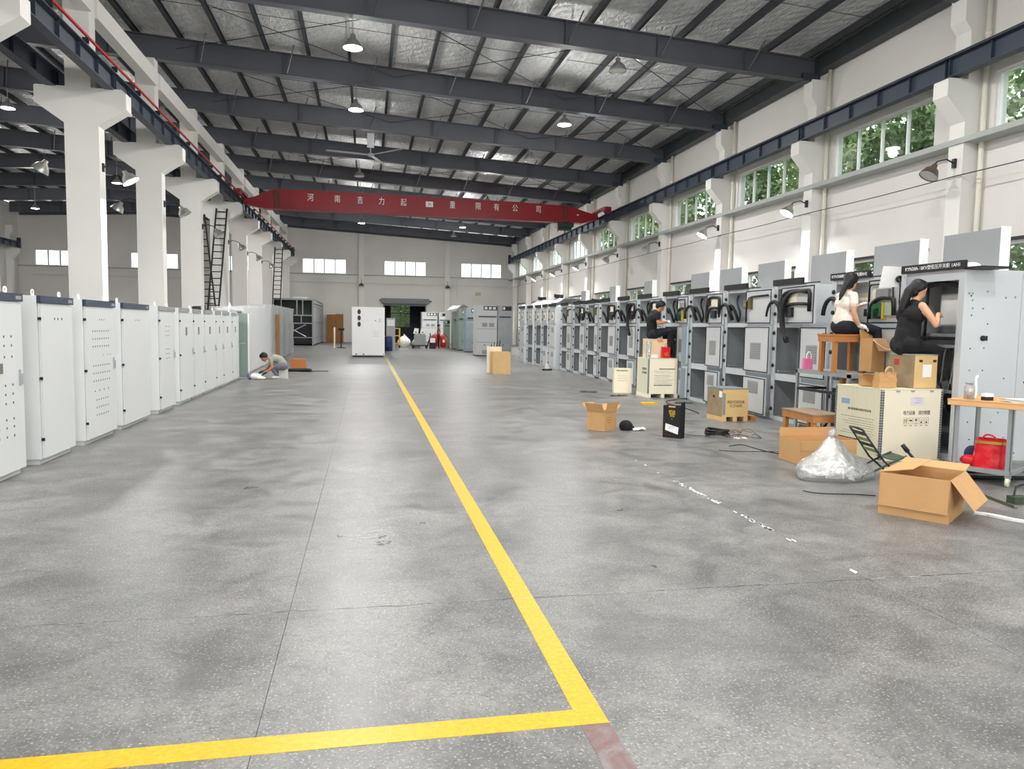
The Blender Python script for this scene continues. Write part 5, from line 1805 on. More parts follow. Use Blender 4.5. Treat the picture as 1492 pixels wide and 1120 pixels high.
MB().prism([(-.0, 0), (.08, 0), (.085, .55), (-.005, .55)], .14, M_BLKC, 'y', 0).build('bag_body', r)
MB().prism([(-.01, .55), (.10, .55), (.09, .66), (0, .66)], .17, M_BLACK, 'y', -.015).build('bag_lid', r)
MB().box(.04, .07, -.004, 0, .42, .44, M_GALV).build('buckle', r)

# ---- cart at the right edge
ca = math.atan2(6.48 - 6.96, 6.60 - 6.33)
r = thing('tool_cart', (6.33, 6.96, 0), 'grey steel tool cart on casters topped with a cardboard sheet', 'cart', None, ca)
Wd, Dp = .56, .72
for x in (0, Wd - .05):
    for y in (0, Dp - .05):
        MB().box(x, x + .05, y, y + .012, .12, .86, M_GALV).box(x + (0 if x == 0 else .038), x + (.012 if x == 0 else .05), y, y + .05, .12, .86, M_GALV).build('leg', r)
        c = MB()
        c.cyl((x + .01, y + .03, .05), (x + .04, y + .03, .05), .05, mat('cream_caster', (222, 226, 200), .4), 16)
        o = c.build('caster', r, True)
        MB().box(x, x + .05, y + .005, y + .055, .09, .12, M_GALV).cyl((x, y + .03, .05), (x + .05, y + .03, .05), .012, M_GALV, 8).build('caster_fork', o)
for z in (.12, .82):
    for (x0, x1, y0, y1) in ((0, Wd, -.004, .01), (0, Wd, Dp - .01, Dp), (0, .01, 0, Dp), (Wd - .01, Wd, 0, Dp)):
        MB().box(x0, x1, y0, y1, z, z + .045, M_GALV).build('rail', r)
MB().box(.01, Wd - .01, .01, Dp - .01, .155, .165, M_LID).build('shelf', r)
MB().box(.01, Wd - .01, .01, Dp - .01, .855, .865, M_LID).build('top_plate', r)
MB().box(-.06, Wd + .22, -.05, Dp + .05, .868, .89, M_KRAFT).prism([(-.05, .868), (-.056, .872), (-.07, .83), (-.064, .828)], Wd + .26, M_KRAFT, 'x', -.05).build('cardboard_top', r)
ct = r
def on_cart(x, y, z):
    p = rotz((x, y, 0), ca)
    return (6.33 + p.x, 6.96 + p.y, z)
r = thing('water_bottle', on_cart(.10, .10, .89), 'clear plastic jar with a white ribbon on the cart', 'bottle')
MB().lathe([(0, 0), (.05, 0), (.052, .13), (.035, .15), (.035, .17), (0, .17)], M_BAGF, 16).build('jar_body', r, True)
MB().lathe([(0, .165), (.037, .165), (.037, .185), (0, .185)], M_LID, 14).build('cap', r, True)
MB().tube(bez((.03, -.05, .02), (.05, -.06, .15), (.0, -.05, .22), (.06, -.04, .26)), .012, M_PAPER, 6).build('ribbon', r)
MB().lathe([(.0, .02), (.045, .02), (.045, .1), (0, .1)], mat('pink_contents', (206, 170, 172), .7), 12).build('contents', r, True)
r = thing('parts_box', on_cart(.27, .12, .89), 'small white and black box on the cart', 'box')
MB().box(-.05, .05, -.03, .03, 0, .04, M_BLACK).build('box_base', r)
MB().box(-.05, .05, -.03, .03, .04, .075, M_PAPER).build('lid', r)
r = thing('paper_stack', on_cart(.55, .2, .89), 'heap of papers and cable ties at the right end of the cart', 'papers')
q = random.Random(3)
for i in range(5):
    MB().box(-.12, .12, -.09, .09, i * .007, i * .007 + .005, M_PAPER if i != 3 else M_LID).build('sheet', r, False, (q.uniform(-.03, .03), q.uniform(-.03, .03), 0), q.uniform(-.5, .5))
r = thing('shopping_bag', on_cart(.30, .16, .166), 'glossy red shopping bag with a gold rim on the lower shelf of the cart', 'bag', None, ca + .25)
q = random.Random(14)
def rb(a, t):
    c, s = math.cos(a), math.sin(a)
    k = max(abs(c), abs(s)) ** .6
    return (.155 * c / k * (1 - .1 * t) + q.uniform(-.01, .01) + .03 * t, .10 * s / k * (1 - .1 * t) + q.uniform(-.01, .01), .31 * t)
vs, fs = blob(26, 7, rb)
MB().add(vs, fs, M_RED).build('bag_body', r, True)
mb = MB()
vs, fs = blob(26, 1, lambda a, t: (.145 * math.cos(a) / max(abs(math.cos(a)), abs(math.sin(a))) ** .6 + .028, .095 * math.sin(a) / max(abs(math.cos(a)), abs(math.sin(a))) ** .6, .26 + .03 * t))
mb.add([(x * 1.04, y * 1.06, z) for x, y, z in vs], fs, M_GOLD).build('gold_band', r, True)
MB().tube(bez((-.05, -.08, .30), (-.06, -.1, .40), (.08, -.1, .36), (.07, -.08, .30)), .01, M_RED, 6).build('handle', r)
MB().ball((-.17, -.03, .06), (.09, .05, .06), M_RED, 10, 6).build('bag_corner', r, True)
r = thing('cloth', on_cart(.09, .34, .166), 'dark blue cloth beside the red shopping bag', 'cloth')
MB().ball((0, 0, .09), (.07, .09, .10), mat('navy_cloth', (30, 44, 84), .8), 12, 8).build('cloth_fold', r, True)
r = thing('parts_tray', (7.0, 7.0, .166), 'green plastic tray at the right edge behind the cart', 'tray')
MB().prism([(-.16, .10), (.16, .10), (.12, 0), (-.12, 0)], .2, mat('green_tray', (30, 120, 70), .4), 'y', 0).build('tray_body', r)
MB().box(-.17, .17, -.01, .21, .095, .11, MATS['green_tray']).build('rim', r)
for i, (p, lab) in enumerate([([(6.2, 7.1, .02), (6.6, 6.85, .02), (7.3, 6.75, .02), (8.0, 6.9, .02)], 'thick black hose lying under the cart'), ([(6.0, 7.35, .018), (6.5, 7.2, .018), (7.1, 7.3, .018), (7.9, 7.15, .018)], 'second black hose behind the cart')]):
    r = thing('hose', (0, 0, 0), lab, 'hose')
    MB().tube(bez(*p, n=14), p[0][2], M_BLACK, 8).build('hose_length', r, True)
# floor bits near the cart
r = thing('slotted_bar', (6.02, 6.28, 0), 'dark slotted steel bar lying on the floor by the cart', 'bar', None, math.atan2(5.67 - 6.28, 5.88 - 6.02))
MB().box(0, .62, -.02, .02, 0, .006, mat('olive_steel', (84, 84, 58), .5)).box(0, .62, -.02, -.015, .006, .03, MATS['olive_steel']).build('bar_body', r)
mb = MB()
for i in range(15):
    mb.box(.02 + i * .04, .04 + i * .04, -.008, .008, .006, .007, M_BLACK)
mb.build('slots', r)
r = thing('plastic_strip', (5.34, 5.57, 0), 'torn white plastic strip on the floor by the big carton', 'scrap')
pp = [(0, 0), (.06, -.06), (.11, -.15), (.15, -.27), (.22, -.36), (.3, -.45), (.26, -.47), (.17, -.38), (.1, -.29), (.05, -.17), (.03, -.1), (-.03, -.03)]
MB().prism(pp, .02, M_PAPER, 'z', .002).build('strip_body', r)
r = thing('trowel_grip', (6.16, 7.55, 0.0), 'black pump handle leaning on the cream crate', 'tool')
MB().tube([(.12, -.3, .02), (.0, -.2, .18), (-.05, -.14, .27)], [.015, .016, .016], M_DARK, 8).build('shaft', r, True)
MB().tube([(-.03, -.165, .235), (-.07, -.115, .31)], [.026, .024], M_BLACK, 10).build('grip', r, True)
MB().ball((.04, -.23, .13), .026, M_DARK, 10, 6).build('collar', r, True)
r = thing('green_clamp', (6.06, 5.86, 0), 'dark green clamp cut off by the right edge of the picture', 'clamp')
MB().box(-.05, .12, -.05, .05, 0, .07, M_OLIVE).build('clamp_body', r)
MB().tube([(-.02, 0, .07), (0, 0, .16), (.08, 0, .18)], .01, M_DARK, 6).build('handle', r)

# ---- cable coil and tangles on the floor
r = thing('cable_coil', (5.18, 10.22, 0), 'coil of thick black cable on the floor near the plywood case', 'cable')
MB().tube([(.17 * math.cos(t * .7) * (1 + .08 * math.sin(t)), .15 * math.sin(t * .7), .025 + .0025 * t + .01 * math.sin(t * 1.3)) for t in range(34)], .018, M_BLACK, 6).build('cable_loop', r, True)
r = thing('wire_tangle', (5.46, 10.05, 0), 'tangle of thin wires with white scraps beside the cable coil', 'wires')
q = random.Random(31)
for i in range(8):
    pts = [(q.uniform(-.15, .35), q.uniform(-.15, .5), .008)]
    for k in range(7):
        pts.append((pts[-1][0] + q.uniform(-.18, .2), pts[-1][1] + q.uniform(-.16, .18), max(.005, q.uniform(-.03, .09))))
    sm = []
    for k in range(0, 6, 3):
        sm += bez(*pts[k:k + 4], n=8)
    MB().tube(sm, .004, mat('copper_wire', (112, 74, 66), .5) if i % 3 else M_BLACK, 5).build('wire', r, True)
mb = MB()
for i in range(14):
    x, y = q.uniform(-.12, .1), q.uniform(-.12, .06)
    a = q.uniform(0, 3)
    mb.add([(x + .03 * math.cos(a), y + .03 * math.sin(a), .006), (x, y + .012, .02), (x - .03 * math.cos(a), y - .03 * math.sin(a), .006)], [(0, 1, 2)], M_PAPER)
tag(mb.build('white_scraps', r), kind='stuff')
for i, (p, lab) in enumerate([([(5.3, 8.6, .006), (5.0, 9.2, .006), (5.4, 9.6, .006), (4.9, 9.3, .006)], 'thin dark wire on the floor left of the low bench'),
                              ([(4.6, 9.0, .005), (5.0, 8.7, .005), (5.4, 8.9, .03), (5.5, 8.5, .005)], 'thin wire on the floor by the low carton'),
                              ([(4.9, 6.3, .005), (4.6, 6.5, .005), (4.4, 6.35, .005), (4.3, 6.6, .005)], 'short thin wire on the floor in front of the clear bag'),
                              ([(6.2, 13.0, .01), (6.5, 14.0, .01), (6.0, 15.2, .01), (6.9, 15.6, .01)], 'black cable along the foot of the switchgear')]):
    r = thing('loose_wire', (0, 0, 0), lab, 'wire')
    MB().tube(bez(*p, n=14), p[0][2] * .9, M_BLACK, 5).build('wire', r, True)
r = thing('cable_tie_tray', (5.74, 14.62, 0), 'flat yellow plastic tray on the floor in front of the switchgear', 'tray')
MB().box(0, .30, 0, .2, 0, .03, M_YELLOW).build('tray_body', r)
MB().box(-.01, .31, -.01, .0, 0, .045, M_YELLOW).box(-.01, .31, .2, .21, 0, .045, M_YELLOW).build('rim', r)
for x, y, lab in ((5.85, 16.6, 'dark rag on the floor left of the printed crate'), (5.4, 17.6, 'dark rag on the floor left of the small cream crate'), (6.75, 14.9, 'greenish rag at the foot of the switchgear')):
    r = thing('floor_rag', (x, y, 0), lab, 'cloth')
    q = random.Random(int(x * 10))
    MB().add([(.07 * i - .2 + q.uniform(-.02, .02), .06 * j - .08 + q.uniform(-.02, .02), q.uniform(.004, .035)) for j in range(4) for i in range(7)], [(j * 7 + i, j * 7 + i + 1, j * 7 + i + 8, j * 7 + i + 7) for j in range(3) for i in range(6)], M_OLIVE if y < 15 else M_DARK).build('rag_sheet', r, True)
r = thing('timber_beam', (6.72, 12.0, 0), 'rough orange timber lying in front of the switchgear', 'timber')
MB().box(0, .1, 0, .9, 0, .08, M_WOOD).build('beam', r)
MB().box(-.06, .0, .1, .8, 0, .05, M_WOOD).build('beam', r)

# ---- carton in the far aisle
r = crate((4.15, 24.35, 0), 0.0, .60, .55, .74, 'tall orange-brown carton standing in the far aisle', M_KRAFT, M_PLYN, name='tall_carton')
r = carton((4.10, 24.95, 0), 0.0, .45, .4, .90, 'pale carton with dark tools behind the orange-brown carton', name='tool_carton', m=M_CREAM)
for i in range(4):
    MB().cyl((.1 + .08 * i, .2, .5), (.12 + .1 * i, .15, 1.0 + .04 * i), .015, M_DARK, 6).build('tool_handle', r)
MB().box(.3, .75, .05, .3, .6, .72, M_DARK).build('tool_box', r)
# caster stand by the row
r = thing('caster_frame', (6.55, 26.5, 0), 'small white swivel bracket on the floor at the foot of the far switchgear', 'bracket')
MB().box(-.18, .18, -.05, .05, 0, .06, M_BLACK).build('base', r)
MB().prism([(-.08, .06), (.08, .06), (.02, .26), (-.05, .26)], .05, M_CABW, 'y', -.025).build('bracket_plate', r)

# ---- around the kneeling man
r = carton((-2.52, 25.8, 0), 0.0, .50, .4, .38, 'orange-brown carton on the floor behind the kneeling man', m=mat('orange_carton', (186, 118, 66), .8))
MB().box(0, .5, 0, .4, .375, .385, MATS['orange_carton']).build('closed_top', r)
r = thing('cable_heap', (-2.2, 25.2, 0), 'long black cable heap on the floor by the orange-brown carton', 'cable')
MB().tube(bez((-.5, .1, .03), (-.1, -.1, .05), (.1, .1, .06), (.4, -.1, .05)), .06, M_BLACK, 7).tube(bez((.3, -.1, .02), (.5, -.1, .02), (.7, .1, .02), (.95, 0, .02)), .014, M_BLACK, 5).build('cable_length', r, True)
r = thing('tool_bundle', (-3.05, 21.6, 0), 'white and purple wrapped bundle in front of the kneeling man', 'bundle')
MB().ball((0, 0, .09), (.16, .12, .09), M_PAPER, 12, 8).ball((-.16, .02, .1), (.07, .09, .1), mat('purple_wrap', (120, 116, 160), .6), 10, 8).ball((.15, -.06, .05), (.12, .08, .05), M_CREAM, 10, 8).build('bundle_body', r, True)
r = thing('white_box', (-2.48, 22.05, 0), 'pale box on the floor beside the kneeling man', 'box')
MB().box(0, .25, 0, .1, 0, .26, mat('pale_panel', (214, 212, 206), .6)).build('box_body', r)
MB().box(-.004, .254, -.004, .104, .25, .265, MATS['pale_panel']).build('lid', r)

# ---- clutter by the dark doorway
r = thing('yellow_trolley', (1.95, 52.0, 0), 'yellow wheeled trolley left of the dark doorway window', 'trolley')
for x in (-.3, .3):
    for y in (0, .5):
        MB().cyl((x, y, .1), (x, y, 1.35), .045, M_YELLOW, 8).build('post', r)
        MB().cyl((x - .04, y, .08), (x + .04, y, .08), .08, M_DARK, 12).build('wheel', r)
for z in (.25, .8, 1.3):
    MB().box(-.34, .34, -.04, .54, z, z + .06, M_YELLOW).build('shelf', r)
for i, (x, z, s, m, lab) in enumerate([(2.75, 0, 1.0, M_PAPER, 'largest white sack by the doorway'), (3.62, 0, .8, M_GREYC, 'grey sack between the white sacks by the doorway')]):
    r = thing('sack', (x - .15, 52.9, 0), lab, 'sack')
    q = random.Random(i)
    vs, fs = blob(16, 8, lambda a, t: ((.46 * s * math.sin(PI * (.2 + .7 * t)) + q.uniform(-.02, .02)) * math.cos(a), .34 * math.sin(PI * (.2 + .7 * t)) * math.sin(a), .8 * s * t))
    MB().add(vs, fs, m).build('sack_body', r, True)
    MB().tube([(0, 0, .72 * s), (.02, 0, .84 * s), (.06, 0, .9 * s)], [.14, .06, .1], m, 8).build('tied_top', r, True)
r = thing('hand_cart', (3.55, 50.6, 0), 'dark grey machine on a low hand cart by the doorway', 'cart')
MB().box(-.6, .6, 0, .7, .16, .24, M_DARK).build('deck', r)
MB().box(-.35, .42, .05, .65, .24, .92, M_LID).build('machine_body', r)
MB().box(-.3, .37, .1, .6, .92, 1.0, M_CABI).build('machine_lid', r)
for x in (-.45, .45):
    MB().cyl((x, -.04, .1), (x, .04, .1), .1, M_BLACK, 12).build('wheel', r)
MB().tube([(.55, .3, .2), (.75, .3, .9), (.7, .3, 1.05)], .04, M_BLACK, 6).build('handle', r)
for i, x in enumerate((3.3, 3.75)):
    rr_ = thing('paper_pack', (x, 50.95, 1.0), ['left white pack on the grey machine', 'right white pack on the grey machine'][i], 'pack')
    MB().prism([(-.16, 0), (.16, 0), (.20, .36), (-.08, .38)], .2, M_PAPER, 'y', 0).build('pack_body', rr_)
    MB().box(-.05, .08, -.004, 0, .05, .15, M_LID).build('pack_print', rr_)
for i, x in enumerate((4.62, 5.28)):
    rr_ = thing('fire_extinguisher', (x, 51.8, 0), ['red extinguisher trolley left of the standing person', 'red extinguisher trolley right of the standing person'][i], 'extinguisher')
    MB().lathe([(0, .1), (.22, .1), (.24, .2), (.24, .75), (.16, .9), (.05, .95), (0, .95)], M_REDK, 16).build('cylinder', rr_, True)
    MB().box(-.08, .08, -.245, -.235, .4, .6, M_CREAM).build('label', rr_)
    MB().tube([(0, 0, .95), (.06, 0, 1.03), (.25, .05, .8)], .025, M_BLACK, 6).build('hose', rr_)
    MB().box(-.26, .26, -.12, .12, 0.02, .1, mat('salmon_base', (206, 150, 126), .6)).build('base', rr_)
r = thing('dark_box', (4.4, 50.3, 0), 'small white and black device beside the red trolleys', 'device')
MB().box(-.2, .2, 0, .4, 0, .72, M_BLACK).build('device_body', r)
MB().box(-.17, .17, -.02, 0, .72 - .3, .72, M_PAPER).build('front_plate', r)
r = thing('door_curtain_rail', (1.2, 46.8, 0), 'slim grey panel behind the white enclosure', 'panel')
MB().box(0, .55, 0, .08, 0, 2.0, M_LID).build('panel_sheet', r)
MB().box(0.05, .5, -.02, 0, 1.5, 1.9, M_CABG).build('panel_plate', r)
# small dark crates seen between the columns
for i, (x, y) in enumerate(((-9.2, 33.0), (-9.0, 27.5))):
    r = thing('monitor_box', (x, y, 0), ['dark panel between the second and third columns', 'dark panel between the first and second columns'][i], 'panel')
    MB().box(-.55, .55, 0, .06, 1.75, 2.25, M_DARK).build('panel_face', r)
    MB().cyl((0, .08, 0), (0, .08, 1.8), .03, M_DARK, 8).build('post', r)
    MB().box(-.25, .25, -.1, .25, 0, .04, M_DARK).build('foot', r)

# ================================================================== people
import numpy as np

class Body:
    def __init__(s, root):
        s.o = Vector(root)
        s.caps = []            # p0, p1, r0, r1, material
    def limb(s, pts, rad, m):
        pts = [Vector(p) - s.o for p in pts]
        for i in range(len(pts) - 1):
            s.caps.append((pts[i], pts[i + 1], rad[i], rad[i + 1], m))
        return s
    def hand(s, wrist, d, palm_n, m, curl=0.5, size=1.0):
        """palm and five unequal bent fingers; d = pointing direction, palm_n = way the palm faces"""
        w = Vector(wrist)
        d = Vector(d).normalized()
        n = Vector(palm_n)
        n = (n - d * n.dot(d)).normalized()
        side = d.cross(n).normalized()
        k = size
        s.limb([w, w + d * .045 * k, w + d * .08 * k], [.026 * k, .031 * k, .03 * k], m)
        for i, (off, L) in enumerate(((-.030, .062), (-.010, .074), (.010, .070), (.029, .055))):
            b = w + d * .085 * k + side * off * k
            m1 = b + (d * math.cos(curl * .6) + n * math.sin(curl * .6)) * L * .55 * k
            e = m1 + (d * math.cos(curl * 1.6) + n * math.sin(curl * 1.6)) * L * .5 * k
            s.limb([b - d * .03 * k, b, m1, e], [.0105 * k, .0100 * k, .0092 * k, .0082 * k], m)
        t0 = w + d * .03 * k - side * .028 * k
        t1 = t0 + (d * .7 - side * .65 + n * .3).normalized() * .04 * k
        t2 = t1 + (d * .95 - side * .05 + n * .45).normalized() * .032 * k
        s.limb([t0, t1, t2], [.013 * k, .0115 * k, .0095 * k], m)
        return s
    def head(s, c, f, m, u=(0, 0, 1)):
        c = Vector(c)
        f = Vector(f).normalized()
        sd = f.cross(Vector(u)).normalized()
        u = sd.cross(f).normalized()
        s.hc, s.hf, s.hu, s.hs = c, f, u, sd
        s.limb([c - f * .02 + u * .03, c + f * .01 + u * .025], [.086, .082], m)
        s.limb([c - f * .01 - u * .03, c + f * .025 - u * .055], [.070, .058], m)
        s.limb([c + f * .035 - u * .075, c + f * .055 - u * .092], [.042, .028], m)
        s.limb([c + f * .088 + u * .005, c + f * .103 - u * .028], [.008, .013], m)
        s.limb([c + f * .088 - u * .055, c + f * .084 - u * .066], [.014, .014], m)
        for q in (-1, 1):
            s.limb([c + sd * q * .078 - f * .01 + u * .015, c + sd * q * .074 - f * .006 - u * .022], [.016, .010], m)
        return s
    def build(s, parent, name='body', vox=0.011, smooth=4):
        mb = MB()
        for p0, p1, r0, r1, m in s.caps:
            mb.ball(p0, r0, m, 12, 8).ball(p1, r1, m, 12, 8)
            if (p1 - p0).length > 1e-4:
                mb.tube([p0, p1], [r0, r1], m, 12)
        tmp = mb.build('tmp_body')
        md = tmp.modifiers.new('r', 'REMESH')
        md.mode = 'VOXEL'
        md.voxel_size = vox
        sm = tmp.modifiers.new('s', 'SMOOTH')
        sm.factor = 0.5
        sm.iterations = smooth
        dg = bpy.context.evaluated_depsgraph_get()
        me = bpy.data.meshes.new_from_object(tmp.evaluated_get(dg))
        bpy.data.objects.remove(tmp)
        mats = []
        for c in s.caps:
            if c[4] not in mats:
                mats.append(c[4])
        me.materials.clear()
        for m in mats:
            me.materials.append(m)
        n = len(me.polygons)
        cen = np.empty(n * 3)
        me.polygons.foreach_get('center', cen)
        cen = cen.reshape(-1, 3)
        best = np.full(n, 1e9)
        idx = np.zeros(n, dtype=np.int32)
        for p0, p1, r0, r1, m in s.caps:
            a = np.array(p0)
            b = np.array(p1)
            ab = b - a
            L = float(ab @ ab) + 1e-12
            t = np.clip(((cen - a) @ ab) / L, 0, 1)
            d = np.linalg.norm(cen - (a + t[:, None] * ab), axis=1) - (r0 + (r1 - r0) * t)
            k = d < best
            best[k] = d[k]
            idx[k] = mats.index(m)
        me.polygons.foreach_set('material_index', idx)
        me.polygons.foreach_set('use_smooth', np.ones(n, dtype=bool))
        me.update()
        me.name = name
        o = bpy.data.objects.new(name, me)
        COL.objects.link(o)
        o.parent = parent
        return o
    def face(s, parent):
        c, f, u, sd = s.hc - s.o, s.hf, s.hu, s.hs
        for q in (-1, 1):
            MB().ball(c + f * .078 + sd * q * .031 + u * .008, .0105, M_BLACK, 8, 6).build('eye', parent, True)
            MB().tube([c + f * .087 + sd * q * .015 + u * .028, c + f * .080 + sd * q * .047 + u * .028], .004, M_HAIR, 5).build('eyebrow', parent)
        MB().tube([c + f * .098 - sd * .02 - u * .06, c + f * .101 - u * .061, c + f * .098 + sd * .02 - u * .06], .004, mat('lips', (170, 92, 84), .5), 5).build('mouth', parent)

def hair(b, parent, extra=(), short=False):
    h = Body(b.o)
    c, f, u, sd = b.hc, b.hf, b.hu, b.hs
    h.limb([c - f * .035 + u * .048, c + f * .012 + u * .062], [.094, .078], M_HAIR)
    h.limb([c - f * .05 + u * .02, c - f * .052 - u * (.02 if short else .045)], [.086, .070], M_HAIR)
    for q in (-1, 1):
        h.limb([c + sd * q * .050 + u * .045, c + sd * q * .062 - f * .022 + u * .005], [.052, .036], M_HAIR)
    for pts, rad in extra:
        h.limb(pts, rad, M_HAIR)
    return h.build(parent, 'hair', 0.012, 3)

# --- woman in black at the nearest cabinet
root = (6.84, 8.42, 1.335)
r = thing('person', root, 'woman in a black sleeveless top seated with her back turned at the nearest cabinet', 'person')
b = Body(root)
b.limb([(6.87, 8.42, 1.47), (6.88, 8.42, 1.58), (6.90, 8.42, 1.74)], [.165, .152, .142], M_BLKC)
b.limb([(6.86, 8.33, 1.45), (6.86, 8.51, 1.45)], [.135, .135], M_BLKC)
b.limb([(6.80, 8.40, 1.42), (6.84, 8.41, 1.60)], [.115, .12], M_BLKC)
b.limb([(6.72, 8.36, 1.40), (6.80, 8.39, 1.52)], [.05, .08], M_BLKC)
b.limb([(6.91, 8.35, 1.83), (6.91, 8.49, 1.83)], [.132, .132], M_BLKC)
b.limb([(6.93, 8.29, 1.945), (6.94, 8.42, 1.965), (6.93, 8.55, 1.945)], [.058, .072, .058], M_BLKC)
b.limb([(6.95, 8.42, 1.97), (6.98, 8.42, 2.06)], [.055, .048], M_SKIN)
b.head((7.01, 8.42, 2.155), (.93, -.12, -.30), M_SKIN)
b.limb([(6.93, 8.245, 1.945), (6.98, 8.17, 1.82), (7.04, 8.13, 1.705)], [.050, .046, .037], M_SKIN)
b.limb([(7.04, 8.13, 1.705), (7.12, 8.20, 1.77), (7.19, 8.28, 1.83)], [.037, .033, .025], M_SKIN)
b.hand((7.19, 8.28, 1.83), (.75, .55, .25), (.2, .6, -.8), M_SKIN, .9)
b.limb([(6.93, 8.60, 1.945), (7.0, 8.66, 1.82), (7.05, 8.68, 1.70)], [.050, .045, .037], M_SKIN)
b.limb([(7.05, 8.68, 1.70), (7.13, 8.60, 1.77), (7.19, 8.52, 1.83)], [.037, .032, .025], M_SKIN)
b.hand((7.19, 8.52, 1.83), (.75, -.5, .2), (.2, -.6, -.8), M_SKIN, .9)
for y, ky in ((8.34, 8.26), (8.50, 8.56)):
    b.limb([(6.90, y, 1.43), (7.10, (y + ky) / 2, 1.415), (7.20, ky, 1.37)], [.105, .092, .070], M_BLKC)
    b.limb([(7.20, ky, 1.37), (7.19, ky, 1.18), (7.14, ky, 1.0)], [.070, .062, .046], M_BLKC)
    b.limb([(7.11, ky, .945), (7.19, ky, .94)], [.034, .028], MATS['pale_shoe'])
b.build(r)
b.face(r)
hair(b, r, [([(6.93, 8.42, 2.21), (6.87, 8.43, 2.14), (6.83, 8.44, 2.02), (6.80, 8.45, 1.90), (6.80, 8.45, 1.84)], [.05, .058, .055, .045, .02])])

# --- woman in the cream shirt on the tall stool
root = (6.70, 9.50, 1.568)
r = thing('person', root, 'woman in a cream T-shirt with a low ponytail sitting on the tall stool', 'person')
b = Body(root)
b.limb([(6.70, 9.43, 1.68), (6.70, 9.58, 1.68)], [.125, .125], M_NAVYC)
b.limb([(6.70, 9.50, 1.76), (6.71, 9.50, 1.88)], [.128, .118], M_TEE)
b.limb([(6.71, 9.45, 1.78), (6.71, 9.56, 1.78)], [.120, .120], M_TEE)
b.limb([(6.72, 9.44, 2.00), (6.72, 9.56, 2.00)], [.112, .112], M_TEE)
b.limb([(6.735, 9.38, 2.115), (6.74, 9.50, 2.135), (6.735, 9.62, 2.115)], [.056, .070, .056], M_TEE)
b.limb([(6.755, 9.50, 2.14), (6.78, 9.50, 2.22)], [.050, .046], M_SKIN)
b.head((6.80, 9.50, 2.315), (.86, .38, -.12), M_SKIN)
b.limb([(6.735, 9.345, 2.11), (6.725, 9.315, 2.00)], [.062, .060], M_TEE)
b.limb([(6.725, 9.315, 2.00), (6.72, 9.30, 1.88), (6.77, 9.30, 1.77), (6.815, 9.30, 1.70)], [.043, .036, .033, .026], M_SKIN)
b.hand((6.815, 9.30, 1.70), (.85, .02, -.30), (0, .1, -1), M_GLOVE, .5, 1.05)
b.limb([(6.735, 9.655, 2.11), (6.80, 9.70, 2.00)], [.060, .056], M_TEE)
b.limb([(6.80, 9.70, 2.00), (6.88, 9.72, 1.90), (7.00, 9.70, 1.95), (7.10, 9.68, 2.0)], [.042, .036, .032, .025], M_SKIN)
b.hand((7.10, 9.68, 2.0), (.9, -.1, .2), (0, -.3, -1), M_GLOVE, .7)
for y, kx, ky, fy in ((9.43, 7.10, 9.30, 9.24), (9.57, 7.11, 9.52, 9.52)):
    b.limb([(6.76, y, 1.665), (6.95, (y + ky) / 2, 1.66), (kx, ky, 1.625)], [.098, .085, .064], M_NAVYC)
    b.limb([(kx, ky, 1.625), (kx + .02, (ky + fy) / 2, 1.42), (kx - .0, fy, 1.20)], [.064, .056, .042], M_NAVYC)
    b.limb([(kx - .01, fy, 1.14), (kx + .07, fy - .03, 1.125)], [.034, .028], MATS['pale_shoe'])
b.build(r)
b.face(r)
hair(b, r, [([(6.715, 9.46, 2.31), (6.66, 9.45, 2.23), (6.61, 9.44, 2.13), (6.575, 9.43, 2.05)], [.052, .046, .036, .014])])

# --- man seated on the printed crate
root = (6.60, 16.46, 1.368)
r = thing('person', root, 'man in a black T-shirt seated on the printed crate wearing a white glove', 'person')
b = Body(root)
b.limb([(6.60, 16.38, 1.47), (6.60, 16.54, 1.47)], [.120, .120], M_NAVYC)
b.limb([(6.59, 16.46, 1.56), (6.58, 16.46, 1.70), (6.60, 16.46, 1.82)], [.125, .125, .130], M_BLKC)
b.limb([(6.61, 16.38, 1.84), (6.61, 16.54, 1.84)], [.122, .122], M_BLKC)
b.limb([(6.65, 16.31, 1.945), (6.665, 16.46, 1.965), (6.65, 16.61, 1.945)], [.062, .078, .062], M_BLKC)
b.limb([(6.69, 16.46, 1.98), (6.74, 16.46, 2.05)], [.056, .052], M_SKIND)
b.head((6.79, 16.46, 2.125), (.86, -.10, -.45), M_SKIND)
b.limb([(6.65, 16.27, 1.94), (6.64, 16.235, 1.84)], [.066, .060], M_BLKC)
b.limb([(6.64, 16.235, 1.84), (6.645, 16.22, 1.735), (6.76, 16.24, 1.75), (6.87, 16.28, 1.77)], [.046, .042, .038, .028], M_SKIND)
b.hand((6.87, 16.28, 1.77), (.9, .3, .1), (.1, .4, -.9), M_GLOVE, .9)
b.limb([(6.65, 16.65, 1.94), (6.66, 16.69, 1.84)], [.066, .060], M_BLKC)
b.limb([(6.66, 16.69, 1.84), (6.67, 16.70, 1.74), (6.78, 16.64, 1.76), (6.88, 16.56, 1.79)], [.046, .042, .038, .028], M_SKIND)
b.hand((6.88, 16.56, 1.79), (.9, -.4, .05), (.1, -.4, -.9), M_GLOVE, .9)
for y, ky in ((16.38, 16.30), (16.54, 16.58)):
    b.limb([(6.66, y, 1.47), (6.82, (y + ky) / 2, 1.53), (6.97, ky, 1.56)], [.102, .092, .072], M_NAVYC)
    b.limb([(6.97, ky, 1.56), (6.985, ky, 1.28), (6.96, ky, 1.02)], [.072, .064, .046], M_BLKC)
    b.limb([(6.95, ky, .965), (7.04, ky, .96)], [.038, .030], M_BLACK)
b.build(r)
b.face(r)
hair(b, r, short=True)

